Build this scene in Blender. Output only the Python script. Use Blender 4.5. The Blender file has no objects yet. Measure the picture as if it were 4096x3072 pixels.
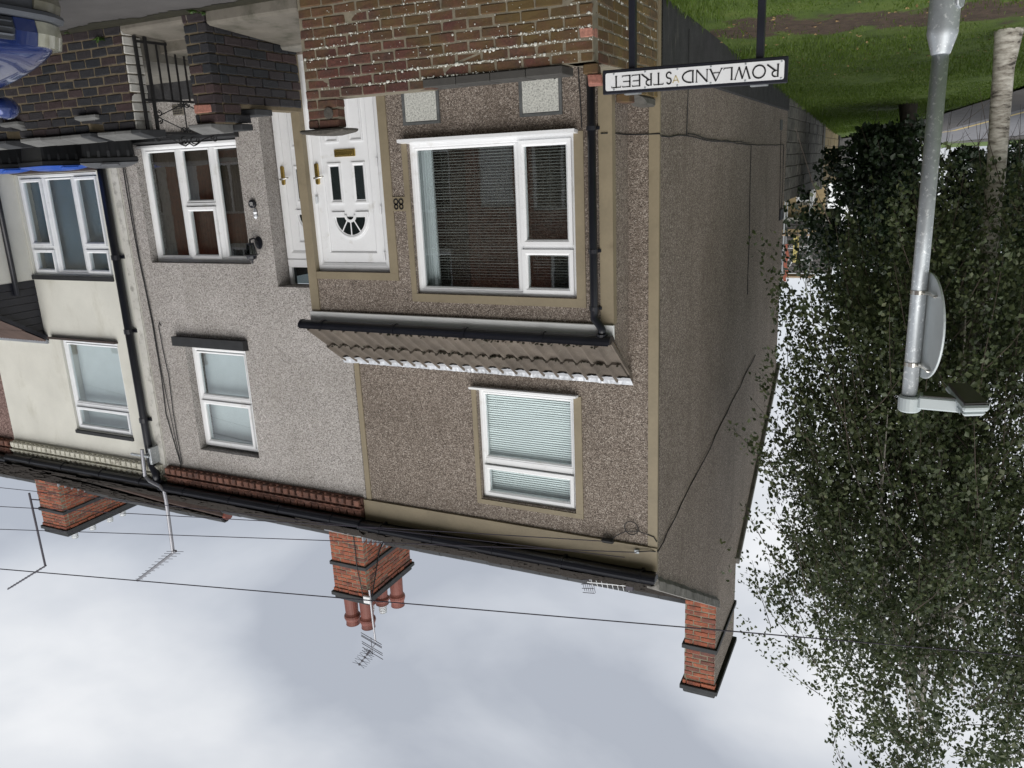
import bpy, bmesh, math, random
import numpy as np
from mathutils import Vector, Matrix
random.seed(7); rng = np.random.default_rng(7)
R = math.radians
sc = bpy.context.scene
col = sc.collection

# ------------------------------------------------------------------ camera
CAM = Vector((-1.968, -7.057, 1.587)); YAW, PITCH, ROLL = R(26.246), R(15.170), R(-2.491)
fw = Vector((math.sin(YAW)*math.cos(PITCH), math.cos(YAW)*math.cos(PITCH), math.sin(PITCH)))
rt = Vector((math.cos(YAW), -math.sin(YAW), 0)); up = rt.cross(fw)
r2 = math.cos(ROLL)*rt + math.sin(ROLL)*up; u2 = -math.sin(ROLL)*rt + math.cos(ROLL)*up
cd = bpy.data.cameras.new('camera'); cam = bpy.data.objects.new('camera', cd); col.objects.link(cam)
# the photograph was taken with the phone upside down: the camera is rolled half a turn
cam.matrix_world = Matrix(((-r2.x, -u2.x, -fw.x, CAM.x), (-r2.y, -u2.y, -fw.y, CAM.y), (-r2.z, -u2.z, -fw.z, CAM.z), (0, 0, 0, 1)))
cd.sensor_width = 36; cd.lens = 36*3202.3/4096; cd.clip_start = .05; cd.clip_end = 3000
sc.camera = cam

# ------------------------------------------------------------------ sky and sun
SUN_EL, SUN_AZ = R(42), R(198)          # azimuth from +Y towards +X: over the street, a little to the left
w = bpy.data.worlds.new('World'); sc.world = w; w.use_nodes = True
nt = w.node_tree; nt.nodes.clear(); L = nt.links.new
def WN(t, **k):
    n = nt.nodes.new(t)
    for a, b in k.items(): setattr(n, a, b)
    return n
wo = WN('ShaderNodeOutputWorld'); mx = WN('ShaderNodeMixShader'); b1 = WN('ShaderNodeBackground'); b2 = WN('ShaderNodeBackground')
sky = WN('ShaderNodeTexSky', sky_type='NISHITA', sun_disc=False, sun_elevation=SUN_EL, sun_rotation=SUN_AZ)
b1.inputs[1].default_value = .06; L(sky.outputs[0], b1.inputs[0])
tc = WN('ShaderNodeTexCoord'); mp = WN('ShaderNodeMapping'); mp.inputs['Scale'].default_value = (1., 1., 2.1); mp.inputs['Location'].default_value = (.35, .1, .2)
nz = WN('ShaderNodeTexNoise'); nz.inputs['Scale'].default_value = 1.9; nz.inputs['Detail'].default_value = 6; nz.inputs['Roughness'].default_value = .47; nz.inputs['Distortion'].default_value = .35
cr = WN('ShaderNodeValToRGB'); e = cr.color_ramp.elements
e[0].position = .34; e[0].color = (.40, .425, .475, 1); e[1].position = .66; e[1].color = (.90, .90, .90, 1)
for p_, c_ in ((.42, (.52, .545, .59, 1)), (.54, (.69, .705, .73, 1))):
    q_ = e.new(p_); q_.color = c_
L(tc.outputs['Generated'], mp.inputs[0]); L(mp.outputs[0], nz.inputs['Vector']); L(nz.outputs['Fac'], cr.inputs[0]); L(cr.outputs[0], b2.inputs[0])
b2.inputs[1].default_value = .61
mx.inputs[0].default_value = .9; L(b1.outputs[0], mx.inputs[1]); L(b2.outputs[0], mx.inputs[2]); L(mx.outputs[0], wo.inputs[0])
sd = bpy.data.lights.new('sun', 'SUN'); sd.energy = 1.4; sd.angle = R(65); sd.color = (1, .965, .92)
so = bpy.data.objects.new('sun', sd); col.objects.link(so)
sv = Vector((math.sin(SUN_AZ)*math.cos(SUN_EL), math.cos(SUN_AZ)*math.cos(SUN_EL), math.sin(SUN_EL)))
so.rotation_euler = sv.to_track_quat('Z', 'Y').to_euler(); so.location = (0, 0, 30)
vs = sc.view_settings; vs.view_transform = 'Standard'; vs.look = 'None'; vs.exposure = 1.0; vs.gamma = 1; vs.use_curve_mapping = False

# ------------------------------------------------------------------ materials
MATS = {}
def nm_(name):
    m = bpy.data.materials.new(name); m.use_nodes = True; t = m.node_tree
    return m, t, t.nodes['Principled BSDF'], t.links.new
def ramp(t, stops, fac):
    n = t.nodes.new('ShaderNodeValToRGB'); el = n.color_ramp.elements
    while len(el) > 1: el.remove(el[-1])
    for i, (p, c) in enumerate(stops):
        q = el[0] if i == 0 else el.new(p)
        q.position = p; q.color = (*c, 1)
    t.links.new(fac, n.inputs[0]); return n.outputs[0]
def noise(t, scale, detail=4, vec=None, rough=.55):
    n = t.nodes.new('ShaderNodeTexNoise'); n.inputs['Scale'].default_value = scale; n.inputs['Detail'].default_value = detail; n.inputs['Roughness'].default_value = rough
    if vec is not None: t.links.new(vec, n.inputs['Vector'])
    return n.outputs['Fac']
def pos(t, scale=(1, 1, 1)):
    g = t.nodes.new('ShaderNodeNewGeometry')
    if scale == (1, 1, 1): return g.outputs['Position']
    m = t.nodes.new('ShaderNodeMapping'); m.inputs['Scale'].default_value = scale; t.links.new(g.outputs['Position'], m.inputs[0]); return m.outputs[0]
def mix(t, fac, a, b, mode='MIX'):
    n = t.nodes.new('ShaderNodeMix'); n.data_type = 'RGBA'; n.blend_type = mode
    for s, v in ((n.inputs[0], fac), (n.inputs[6], a), (n.inputs[7], b)):
        if hasattr(v, 'links'): t.links.new(v, s)
        elif isinstance(v, tuple): s.default_value = (*v, 1)
        else: s.default_value = v
    return n.outputs[2]
def math_(t, op, a, b=0., c=None):
    n = t.nodes.new('ShaderNodeMath'); n.operation = op
    for i, v in enumerate((a, b) if c is None else (a, b, c)):
        if hasattr(v, 'links'): t.links.new(v, n.inputs[i])
        else: n.inputs[i].default_value = v
    return n.outputs[0]
def bump(t, p, h, strength=.3, dist=.01):
    n = t.nodes.new('ShaderNodeBump'); n.inputs['Strength'].default_value = strength; n.inputs['Distance'].default_value = dist
    t.links.new(h, n.inputs['Height']); t.links.new(n.outputs[0], p.inputs['Normal'])
def M(name, c, rough=.6, var=.25, vs=6, bs=60, bstr=.2, bdist=.004, metal=0., rnd=0., dirt=None, spec=.5, stretch=(1, 1, 1), coat=0.):
    """plain material: base colour with two scales of noise, bump, optional per-object variation and dirt colour"""
    if name in MATS: return MATS[name]
    m, t, p, l = nm_(name); P = pos(t, stretch)
    a = noise(t, vs, 5, P); b = noise(t, bs, 3, P)
    f = math_(t, 'ADD', math_(t, 'MULTIPLY', a, .7), math_(t, 'MULTIPLY', b, .3))
    lo = tuple(x*(1-var) for x in c); hi = tuple(min(1, x*(1+var)) for x in c)
    o = ramp(t, [(.3, lo), (.7, hi)], f)
    if rnd:
        oi = t.nodes.new('ShaderNodeObjectInfo'); v = math_(t, 'MULTIPLY_ADD', oi.outputs['Random'], 2*rnd, 1-rnd)
        cc = t.nodes.new('ShaderNodeCombineColor')
        for i in range(3): l(v, cc.inputs[i])
        o = mix(t, 1., o, cc.outputs[0], 'MULTIPLY')
    if dirt:
        k = noise(t, dirt[1], 6, pos(t, dirt[4] if len(dirt) > 4 else (1, 1, 1)), .65)
        o = mix(t, ramp(t, [(dirt[2], (0, 0, 0)), (dirt[3], (1, 1, 1))], k), o, dirt[0])
    l(o, p.inputs['Base Color']); p.inputs['Roughness'].default_value = rough; p.inputs['Metallic'].default_value = metal
    p.inputs['Specular IOR Level'].default_value = spec; p.inputs['Coat Weight'].default_value = coat
    if bstr: bump(t, p, b, bstr, bdist)
    MATS[name] = m; return m
def pebble(name, stops, scale=85, stain=None, bstr=.8):
    m, t, p, l = nm_(name); P = pos(t)
    v = t.nodes.new('ShaderNodeTexVoronoi'); v.inputs['Scale'].default_value = scale; l(P, v.inputs['Vector'])
    v2 = t.nodes.new('ShaderNodeTexVoronoi'); v2.inputs['Scale'].default_value = scale*.47; l(P, v2.inputs['Vector'])
    s = t.nodes.new('ShaderNodeSeparateColor'); l(v.outputs['Color'], s.inputs[0])
    s2 = t.nodes.new('ShaderNodeSeparateColor'); l(v2.outputs['Color'], s2.inputs[0])
    f = math_(t, 'ADD', math_(t, 'MULTIPLY', s.outputs[0], .72), math_(t, 'MULTIPLY', s2.outputs[1], .28))
    o = ramp(t, stops, f)
    d = ramp(t, [(0., (1, 1, 1)), (.55, (.86, .85, .84)), (1., (.5, .48, .46))], math_(t, 'MULTIPLY', v.outputs['Distance'], 1.15))
    o = mix(t, 1., o, d, 'MULTIPLY')
    o = mix(t, 1., o, ramp(t, [(.3, (.84, .83, .81)), (.7, (1.08, 1.08, 1.08))], noise(t, 1.1, 6, P)), 'MULTIPLY')
    if stain: o = mix(t, ramp(t, [(stain[1], (0, 0, 0)), (stain[2], (.75, .75, .75))], noise(t, 2.2, 7, pos(t, (1.6, 1.6, .45)), .62)), o, stain[0])
    l(o, p.inputs['Base Color']); p.inputs['Roughness'].default_value = .8
    h = math_(t, 'MULTIPLY', v.outputs['Distance'], -1.); bump(t, p, h, bstr, .009)
    MATS[name] = m; return m
pebble('pebble_brown', [(.12, (.105, .084, .07)), (.36, (.215, .174, .146)), (.55, (.31, .26, .218)), (.75, (.43, .37, .318)), (.92, (.62, .565, .51))], 130, ((.13, .10, .078), .52, .82))
pebble('pebble_grey', [(.12, (.25, .235, .222)), (.35, (.43, .405, .388)), (.55, (.56, .532, .512)), (.78, (.69, .662, .642)), (.92, (.80, .78, .765))], 128, ((.36, .335, .305), .52, .85))
pebble('pebble_red', [(.2, (.12, .07, .06)), (.5, (.27, .17, .15)), (.85, (.42, .3, .27))], 80)
def brickmat(name, stops, moss=None, moss_z=None, soot=None):
    m, t, p, l = nm_(name); P = pos(t)
    oi = t.nodes.new('ShaderNodeObjectInfo')
    o = ramp(t, stops, oi.outputs['Random'])
    n1 = noise(t, 55, 5, P); n2 = noise(t, 9, 6, P, .6)
    o = mix(t, 1., o, ramp(t, [(.25, (.62, .62, .62)), (.75, (1.25, 1.22, 1.2))], n1), 'MULTIPLY')
    if soot: o = mix(t, ramp(t, [(soot[1], (0, 0, 0)), (soot[2], (.85, .85, .85))], n2), o, soot[0])
    if moss:
        k = noise(t, 3.2, 6, P, .62)
        if moss_z:                                                      # growth is heavier at the damp end and near the ground
            g = t.nodes.new('ShaderNodeSeparateXYZ'); l(P, g.inputs[0])
            k = math_(t, 'ADD', math_(t, 'MULTIPLY_ADD', g.outputs[0], -moss_z[0], moss_z[1]), math_(t, 'MULTIPLY_ADD', g.outputs[2], -moss_z[2], k))
        o = mix(t, ramp(t, [(moss[1], (0, 0, 0)), (moss[2], (.8, .8, .8))], k), o, moss[0])
    sp = noise(t, 190, 2, P)
    o = mix(t, ramp(t, [(.70, (0, 0, 0)), (.76, (.55, .55, .55))], sp), o, (.5, .48, .42))
    l(o, p.inputs['Base Color']); p.inputs['Roughness'].default_value = .82; bump(t, p, n1, .5, .006)
    MATS[name] = m; return m
brickmat('brick_red', [(0, (.08, .032, .026)), (.3, (.115, .043, .032)), (.55, (.095, .044, .03)), (.8, (.13, .056, .04)), (1, (.08, .04, .028))], ((.115, .08, .022), .40, .66), (.09, .26, .22), ((.05, .036, .028), .5, .72))
brickmat('brick_olive', [(0, (.13, .085, .035)), (.5, (.19, .125, .05)), (1, (.11, .07, .04))], ((.16, .12, .035), .5, .7), None, ((.06, .05, .035), .45, .7))
brickmat('brick_blue', [(0, (.015, .018, .023)), (.35, (.024, .024, .028)), (.6, (.032, .025, .027)), (.85, (.048, .028, .028)), (1, (.02, .021, .026))])
brickmat('brick_orange', [(0, (.30, .085, .045)), (.4, (.37, .115, .06)), (.75, (.26, .08, .05)), (1, (.16, .065, .05))], None, None, ((.06, .04, .036), .46, .74))
brickmat('brick_pale', [(0, (.3, .12, .09)), (1, (.42, .2, .15))])
brickmat('block_grey', [(0, (.13, .125, .115)), (.5, (.17, .165, .15)), (1, (.21, .2, .18))], None, None, ((.04, .04, .038), .42, .66))
brickmat('stone_yellow', [(0, (.30, .23, .12)), (.5, (.36, .28, .155)), (1, (.26, .2, .11))])
brickmat('slate', [(0, (.055, .05, .048)), (1, (.10, .09, .083))])
M('mortar_pale', (.21, .185, .135), .9, .35, 14, 160, .5, .004)
M('mortar_tan', (.15, .12, .075), .9, .35, 14, 160, .5, .004)
M('mortar_dark', (.09, .085, .075), .9, .35, 14, 160, .5, .004)
M('lichen', (.62, .62, .56), .95, .2, 30, 200, .4, .003)
M('trim_beige', (.235, .195, .128), .55, .14, 3, 40, .08, .002, dirt=((.17, .135, .085), 5, .58, .8))
M('white_plastic', (.80, .81, .82), .28, .035, 4, 30, .02, .001, dirt=((.55, .54, .49), 7, .58, .85))
M('grey_plastic', (.60, .62, .63), .3, .04, 4, 30, .02, .001)
M('aluminium', (.74, .76, .78), .3, .06, 8, 60, .05, .001, dirt=((.4, .41, .42), 9, .62, .85))
M('white_fascia', (.80, .81, .80), .4, .06, 3, 30, .03, .001, dirt=((.42, .41, .37), 6, .62, .85))
M('black_plastic', (.011, .012, .017), .32, .25, 5, 40, .03, .001)
M('black_paint', (.012, .013, .02), .38, .3, 8, 60, .12, .001)
M('black_sill', (.02, .021, .023), .6, .35, 8, 60, .25, .003)
M('brown_sill', (.05, .035, .03), .6, .3, 8, 60, .2, .002)
M('render_cream', (.64, .635, .575), .85, .09, 2.2, 110, .5, .005, dirt=((.46, .445, .37), 2.6, .55, .85, (1, 1, .5)))
M('render_white', (.55, .54, .50), .85, .15, 3, 90, .4, .004, dirt=((.2, .19, .17), 9, .52, .75))
M('render_black', (.032, .032, .034), .85, .5, 6, 45, .6, .01, dirt=((.12, .115, .10), 7, .6, .8, (1, 1, .35)))
M('slate_roof_base', (.05, .046, .043), .9, .3, 4, 40, .3, .01)
M('lead', (.26, .28, .31), .5, .2, 7, 60, .2, .004)
M('tile_concrete', (.112, .093, .075), .88, .3, 5, 120, .7, .005, rnd=.14, dirt=((.17, .165, .13), 11, .60, .78))
M('tile_clay', (.075, .05, .042), .85, .3, 5, 60, .4, .005, rnd=.2)
M('moss', (.022, .02, .010), .95, .4, 20, 120, .6, .01)
M('foil', (.56, .58, .61), .34, .2, 9, 60, .4, .006, metal=.4)
M('terracotta', (.165, .075, .052), .85, .35, 9, 70, .4, .006, rnd=.25, dirt=((.06, .035, .03), 12, .45, .7))
M('pot_clay', (.20, .062, .045), .6, .22, 4, 50, .2, .003, rnd=.1)
M('cornice_cream', (.60, .585, .50), .8, .22, 6, 60, .4, .006, dirt=((.16, .13, .10), 13, .55, .75))
M('verge_cement', (.22, .21, .195), .9, .3, 7, 70, .6, .008, dirt=((.06, .06, .055), 8, .52, .75))
M('concrete', (.20, .19, .165), .9, .2, 5, 90, .5, .004, dirt=((.10, .095, .075), 4, .55, .8))
M('concrete_light', (.16, .145, .12), .9, .2, 5, 120, .6, .004, dirt=((.06, .058, .04), 3.5, .50, .75))
M('coping_stone', (.15, .15, .145), .85, .25, 8, 110, .5, .004, rnd=.18, dirt=((.06, .06, .06), 16, .5, .85))
M('coping_dark', (.035, .037, .04), .8, .3, 8, 110, .4, .003, rnd=.2)
M('coping_grey', (.055, .052, .047), .75, .22, 10, 90, .3, .003, rnd=.12)
M('stone_cap', (.09, .082, .07), .95, .35, 30, 170, .9, .008)
M('asphalt', (.06, .06, .06), .92, .28, 3, 190, .6, .005, dirt=((.12, .115, .11), 150, .6, .7))
M('side_asphalt', (.17, .17, .18), .9, .15, 3, 160, .4, .004)
M('paving_tar', (.088, .083, .08), .92, .2, 3, 160, .5, .004)
M('line_yellow', (.55, .42, .16), .8, .25, 9, 90, .2, .002)
M('galvanised', (.42, .45, .47), .42, .14, 14, 90, .12, .002, metal=.55, dirt=((.72, .74, .75), 42, .56, .64))
M('sign_back', (.50, .54, .55), .5, .07, 5, 50, .05, .001, metal=.2)
M('lamp_grey', (.46, .51, .52), .42, .04, 5, 50, .04, .001)
M('lamp_lens', (.022, .02, .018), .3, .1, 5, 50, .02, .001)
M('stainless', (.6, .58, .54), .25, .1, 9, 60, .05, .001, metal=.9)
M('brass', (.48, .34, .10), .22, .15, 20, 60, .05, .001, metal=.9)
M('sign_white', (.78, .79, .80), .4, .04, 8, 50, .03, .001, dirt=((.55, .5, .38), 14, .66, .85))
M('letter_black', (.012, .012, .014), .5, .1)
M('letter_white', (.75, .75, .74), .5, .05)
M('rust', (.55, .47, .28), .8, .3)
M('meter_white', (.58, .585, .54), .7, .12, 30, 190, .35, .003, dirt=((.2, .205, .19), 75, .46, .66))
M('meter_frame', (.10, .105, .105), .8, .3, 14, 90, .4, .004)
M('iron', (.012, .012, .013), .55, .4, 15, 90, .3, .002)
M('cable', (.010, .010, .011), .6, .2)
M('wire', (.025, .02, .035), .5, .2)
M('aerial_metal', (.30, .30, .32), .35, .1, metal=.7)
M('aerial_dark', (.05, .045, .06), .5, .2)
M('tree_bark', (.05, .042, .035), .9, .4, 8, 40, .6, .02)
M('twig', (.06, .045, .035), .85, .3)
M('branch_grey', (.30, .28, .25), .85, .3, 8, 40, .4, .006)
M('curtain_pale', (.60, .63, .645), .85, .06)
M('blind_white', (.84, .87, .87), .6, .04)
M('blind_grey', (.17, .17, .16), .5, .1)
M('curtain_brown', (.055, .038, .028), .9, .3, 4, 30, .2, .01)
M('curtain_blue', (.05, .09, .13), .9, .2, 4, 30, .2, .01)
M('room', (.16, .15, .14), .9, .2)
M('earth', (.09, .06, .045), .95, .35, 6, 60, .6, .02)
M('bin_black', (.012, .013, .015), .45, .2, 6, 40, .08, .002)
M('bin_blue', (.02, .085, .42), .4, .12, 6, 40, .05, .001)
M('bin_grey', (.09, .095, .105), .4, .15, 6, 40, .05, .001)
M('car_blue', (.018, .04, .17), .22, .05, 3, 30, 0, .001, metal=.35, coat=.9)
M('car_plastic', (.05, .055, .062), .5, .12, 8, 60, .05, .001)
M('car_trim', (.10, .11, .125), .4, .1, 8, 60, .03, .001)
M('tyre', (.02, .02, .02), .85, .2)
M('headlight', (.40, .40, .32), .12, .25, 5, 20, .1, .004, coat=1.)
M('indicator', (.14, .135, .10), .25, .3, 5, 30, .1, .003)
M('orange_net', (.25, .07, .04), .7, .1)
M('scaffold', (.36, .37, .38), .4, .15, metal=.7)
M('timber', (.36, .26, .17), .85, .2, 6, 60, .3, .003)
M('yellow_paint', (.42, .35, .12), .5, .1)
M('leaf_litter', (.30, .2, .09), .9, .4, 40)
def glassmat(name, ior, tint=(.93, .96, .96)):
    m, t, p, l = nm_(name); t.nodes.remove(p)
    tr = t.nodes.new('ShaderNodeBsdfTransparent'); tr.inputs[0].default_value = (*tint, 1)
    g = t.nodes.new('ShaderNodeBsdfGlossy'); g.inputs['Roughness'].default_value = .01; g.inputs[0].default_value = (.93, .96, .97, 1)
    f = t.nodes.new('ShaderNodeFresnel'); f.inputs[0].default_value = ior
    n = t.nodes.new('ShaderNodeBump'); n.inputs['Strength'].default_value = .012; n.inputs['Distance'].default_value = .02
    l(noise(t, 3.5, 2, pos(t)), n.inputs['Height']); l(n.outputs[0], g.inputs['Normal'])
    ge = t.nodes.new('ShaderNodeNewGeometry'); x = t.nodes.new('ShaderNodeMixShader'); l(math_(t, 'MULTIPLY', f.outputs[0], math_(t, 'SUBTRACT', 1., ge.outputs['Backfacing'])), x.inputs[0]); l(tr.outputs[0], x.inputs[1]); l(g.outputs[0], x.inputs[2])
    l(x.outputs[0], t.nodes['Material Output'].inputs[0]); MATS[name] = m
glassmat('glass', 2.2); glassmat('glass_clear', 1.5); glassmat('glass_dark', 1.55, (.35, .38, .38)); glassmat('glass_sky', 2.3)
def leafmat(name, stops, trans=.35):
    m, t, p, l = nm_(name); g = t.nodes.new('ShaderNodeNewGeometry')
    f = math_(t, 'ADD', math_(t, 'MULTIPLY', g.outputs['Random Per Island'], .65), math_(t, 'MULTIPLY', noise(t, 1.3, 3, g.outputs['Position']), .35))
    o = ramp(t, stops, f); l(o, p.inputs['Base Color']); p.inputs['Roughness'].default_value = .42; p.inputs['Specular IOR Level'].default_value = .45
    tb = t.nodes.new('ShaderNodeBsdfTranslucent'); l(o, tb.inputs[0])
    x = t.nodes.new('ShaderNodeMixShader'); x.inputs[0].default_value = trans
    l(p.outputs[0], x.inputs[1]); l(tb.outputs[0], x.inputs[2]); l(x.outputs[0], t.nodes['Material Output'].inputs[0]); MATS[name] = m
leafmat('leaf_birch', [(.15, (.034, .05, .022)), (.45, (.07, .094, .042)), (.75, (.12, .145, .068)), (.97, (.21, .215, .10))], .42)
leafmat('leaf_dark', [(.15, (.012, .024, .012)), (.5, (.022, .04, .018)), (.85, (.04, .062, .026)), (.98, (.09, .11, .035))], .25)
leafmat('leaf_grass', [(.1, (.055, .095, .013)), (.5, (.095, .16, .02)), (.85, (.14, .21, .03)), (.98, (.22, .2, .08))], .35)
leafmat('leaf_weed', [(.1, (.03, .075, .015)), (.9, (.09, .16, .03))], .3)
# birch bark: pale with dark horizontal scars
m, t, p, l = nm_('birch_bark'); k = noise(t, 5, 6, pos(t, (1.2, 1.2, 4.5)), .7); k2 = noise(t, 2.1, 4, pos(t))
o = ramp(t, [(.38, (.06, .05, .045)), (.46, (.34, .31, .27)), (.58, (.62, .59, .54))], math_(t, 'ADD', math_(t, 'MULTIPLY', k, .72), math_(t, 'MULTIPLY', k2, .28)))
l(o, p.inputs['Base Color']); p.inputs['Roughness'].default_value = .85; bump(t, p, k, .7, .015); MATS['birch_bark'] = m
# lawn with worn earth
m, t, p, l = nm_('lawn'); P = pos(t); g = t.nodes.new('ShaderNodeSeparateXYZ'); l(P, g.inputs[0])
o = ramp(t, [(.3, (.045, .075, .012)), (.5, (.08, .13, .018)), (.72, (.12, .165, .03))], noise(t, 2.4, 8, P, .65))
band = math_(t, 'ABSOLUTE', math_(t, 'SUBTRACT', math_(t, 'MULTIPLY_ADD', g.outputs[0], .12, g.outputs[1]), 1.95))
f = math_(t, 'ADD', math_(t, 'MULTIPLY', math_(t, 'SUBTRACT', noise(t, 1.7, 7, P, .6), .5), 2.6), math_(t, 'SUBTRACT', .95, band))
o = mix(t, ramp(t, [(.45, (0, 0, 0)), (.62, (1, 1, 1))], f), o, ramp(t, [(.3, (.045, .032, .022)), (.7, (.10, .068, .048))], noise(t, 12, 6, P)))
l(o, p.inputs['Base Color']); p.inputs['Roughness'].default_value = .95; bump(t, p, noise(t, 45, 6, P), .8, .03); MATS['lawn'] = m

# ------------------------------------------------------------------ mesh helpers
class MB:
    def __init__(s): s.v = []; s.f = []
    def add(s, vs, fs):
        n = len(s.v); s.v += [tuple(q) for q in vs]; s.f += [tuple(i+n for i in f) for f in fs]; return s
    def box(s, x0, x1, y0, y1, z0, z1):
        return s.add([(x0,y0,z0),(x1,y0,z0),(x1,y1,z0),(x0,y1,z0),(x0,y0,z1),(x1,y0,z1),(x1,y1,z1),(x0,y1,z1)],
                     [(0,3,2,1),(4,5,6,7),(0,1,5,4),(1,2,6,5),(2,3,7,6),(3,0,4,7)])
    def prism(s, poly, ax, a, b):
        """polygon in the two axes other than ax, extruded from a to b along ax"""
        def P(u, v, w_): return {0: (w_, u, v), 1: (u, w_, v), 2: (u, v, w_)}[ax]
        n = len(poly); vs = [P(u, v, a) for u, v in poly]+[P(u, v, b) for u, v in poly]
        fs = [tuple(range(n))[::-1], tuple(range(n, 2*n))]+[(i, (i+1) % n, n+(i+1) % n, n+i) for i in range(n)]
        return s.add(vs, fs)
    def tube(s, pts, r, n=6, cap=True):
        pts = [Vector(q) for q in pts]; rs = r if isinstance(r, (list, tuple)) else [r]*len(pts); base = len(s.v); prev = None
        for i, q in enumerate(pts):
            d = (pts[min(i+1, len(pts)-1)]-pts[max(i-1, 0)]).normalized()
            a = prev if prev is not None else Vector((0, 0, 1)) if abs(d.z) < .9 else Vector((1, 0, 0))
            x = (a-d*a.dot(d)).normalized(); y = d.cross(x); prev = x
            s.v += [tuple(q+(x*math.cos(2*math.pi*k/n)+y*math.sin(2*math.pi*k/n))*rs[i]) for k in range(n)]
        for i in range(len(pts)-1):
            for k in range(n):
                a = base+i*n+k; b = base+i*n+(k+1) % n; s.f.append((a, b, b+n, a+n))
        if cap: s.f.append(tuple(base+k for k in range(n))[::-1]); s.f.append(tuple(base+(len(pts)-1)*n+k for k in range(n)))
        return s
    def lathe(s, prof, c=(0, 0, 0), n=20):
        b = len(s.v)
        for r, z in prof: s.v += [(c[0]+r*math.cos(2*math.pi*k/n), c[1]+r*math.sin(2*math.pi*k/n), c[2]+z) for k in range(n)]
        for i in range(len(prof)-1):
            for k in range(n): s.f.append((b+i*n+k, b+i*n+(k+1) % n, b+(i+1)*n+(k+1) % n, b+(i+1)*n+k))
        s.f.append(tuple(b+k for k in range(n))[::-1]); s.f.append(tuple(b+(len(prof)-1)*n+k for k in range(n))); return s
    def ring(s, x0, x1, z0, z1, t, yf, yb, bev=.35, dip=.014):
        """rectangular moulding in the XZ plane facing -Y: flat face, then a bevel that dips to the inside"""
        R_ = [(x0, x1, z0, z1, yb), (x0, x1, z0, z1, yf), (x0+t*(1-bev), x1-t*(1-bev), z0+t*(1-bev), z1-t*(1-bev), yf), (x0+t, x1-t, z0+t, z1-t, yf+dip), (x0+t, x1-t, z0+t, z1-t, yb)]
        b = len(s.v)
        for a, b_, c, d, y in R_: s.v += [(a, y, c), (b_, y, c), (b_, y, d), (a, y, d)]
        for i in range(4):
            for k in range(4): s.f.append((b+i*4+k, b+i*4+(k+1) % 4, b+i*4+4+(k+1) % 4, b+i*4+4+k))
        for k in range(4): s.f.append((b+16+k, b+16+(k+1) % 4, b+(k+1) % 4, b+k))
        return s
    def wall(s, x0, x1, z0, z1, y, holes=(), depth=.25):
        """wall in XZ facing -Y, with openings that have reveals"""
        xs = sorted({x0, x1, *[h[0] for h in holes], *[h[1] for h in holes]}); zs = sorted({z0, z1, *[h[2] for h in holes], *[h[3] for h in holes]})
        ins = lambda x, z: any(h[0] < x < h[1] and h[2] < z < h[3] for h in holes)
        for i in range(len(xs)-1):
            for j in range(len(zs)-1):
                a, b, c, d = xs[i], xs[i+1], zs[j], zs[j+1]
                if not ins((a+b)/2, (c+d)/2): s.add([(a,y,c),(b,y,c),(b,y,d),(a,y,d)], [(0,1,2,3)])
        yb = y+depth
        for a, b, c, d in holes:
            s.add([(a,y,c),(b,y,c),(b,y,d),(a,y,d),(a,yb,c),(b,yb,c),(b,yb,d),(a,yb,d)], [(0,4,5,1),(1,5,6,2),(2,6,7,3),(3,7,4,0)])
        s.add([(x0,y,z0),(x1,y,z0),(x1,y,z1),(x0,y,z1),(x0,yb,z0),(x1,yb,z0),(x1,yb,z1),(x0,yb,z1)], [(0,1,5,4),(1,2,6,5),(2,3,7,6),(3,0,4,7)])
        return s
    def build(s, name, mat, parent=None, bevel=0, smooth=False, fix=True):
        me = bpy.data.meshes.new(name); me.from_pydata(s.v, [], s.f)
        if fix or bevel:
            bm = bmesh.new(); bm.from_mesh(me)
            if bevel:
                bmesh.ops.bevel(bm, geom=[e for e in bm.edges if e.calc_face_angle(0) > .4], offset=bevel, segments=1, affect='EDGES', profile=.5)
            if fix: bmesh.ops.recalc_face_normals(bm, faces=bm.faces)
            bm.to_mesh(me); bm.free()
        me.materials.append(MATS[mat])
        if smooth: me.polygons.foreach_set('use_smooth', [True]*len(me.polygons))
        o = bpy.data.objects.new(name, me); col.objects.link(o)
        if parent is not None: o.parent = parent; o.matrix_parent_inverse = parent.matrix_world.inverted()
        return o
def tag(o, label=None, cat=None, group=None, kind=None):
    for k, v in (('label', label), ('category', cat), ('group', group), ('kind', kind)):
        if v: o[k] = v
    return o
def thing(name, loc, label, cat, group=None):
    o = bpy.data.objects.new(name, None); col.objects.link(o); o.empty_display_size = .2; o.location = loc
    o.matrix_world = Matrix.Translation(loc); return tag(o, label, cat, group)
def child(name, me, parent, loc, rz=0., rx=0., ry=0., scale=(1, 1, 1)):
    o = bpy.data.objects.new(name, me); col.objects.link(o)
    o.parent = parent; o.matrix_parent_inverse = parent.matrix_world.inverted()
    o.location = loc; o.rotation_euler = (rx, ry, rz); o.scale = scale; return o
def copy_tree(o, parent=None, delta=None):
    c = o.copy(); col.objects.link(c)
    if parent is not None: c.parent = parent
    if delta is not None: c.location = Vector(c.location)+Vector(delta)
    for ch in o.children: copy_tree(ch, c)
    return c
def boxpart(name, mat, parent, *b, bevel=0): return MB().box(*b).build(name, mat, parent, bevel)
_bm = {}
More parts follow.
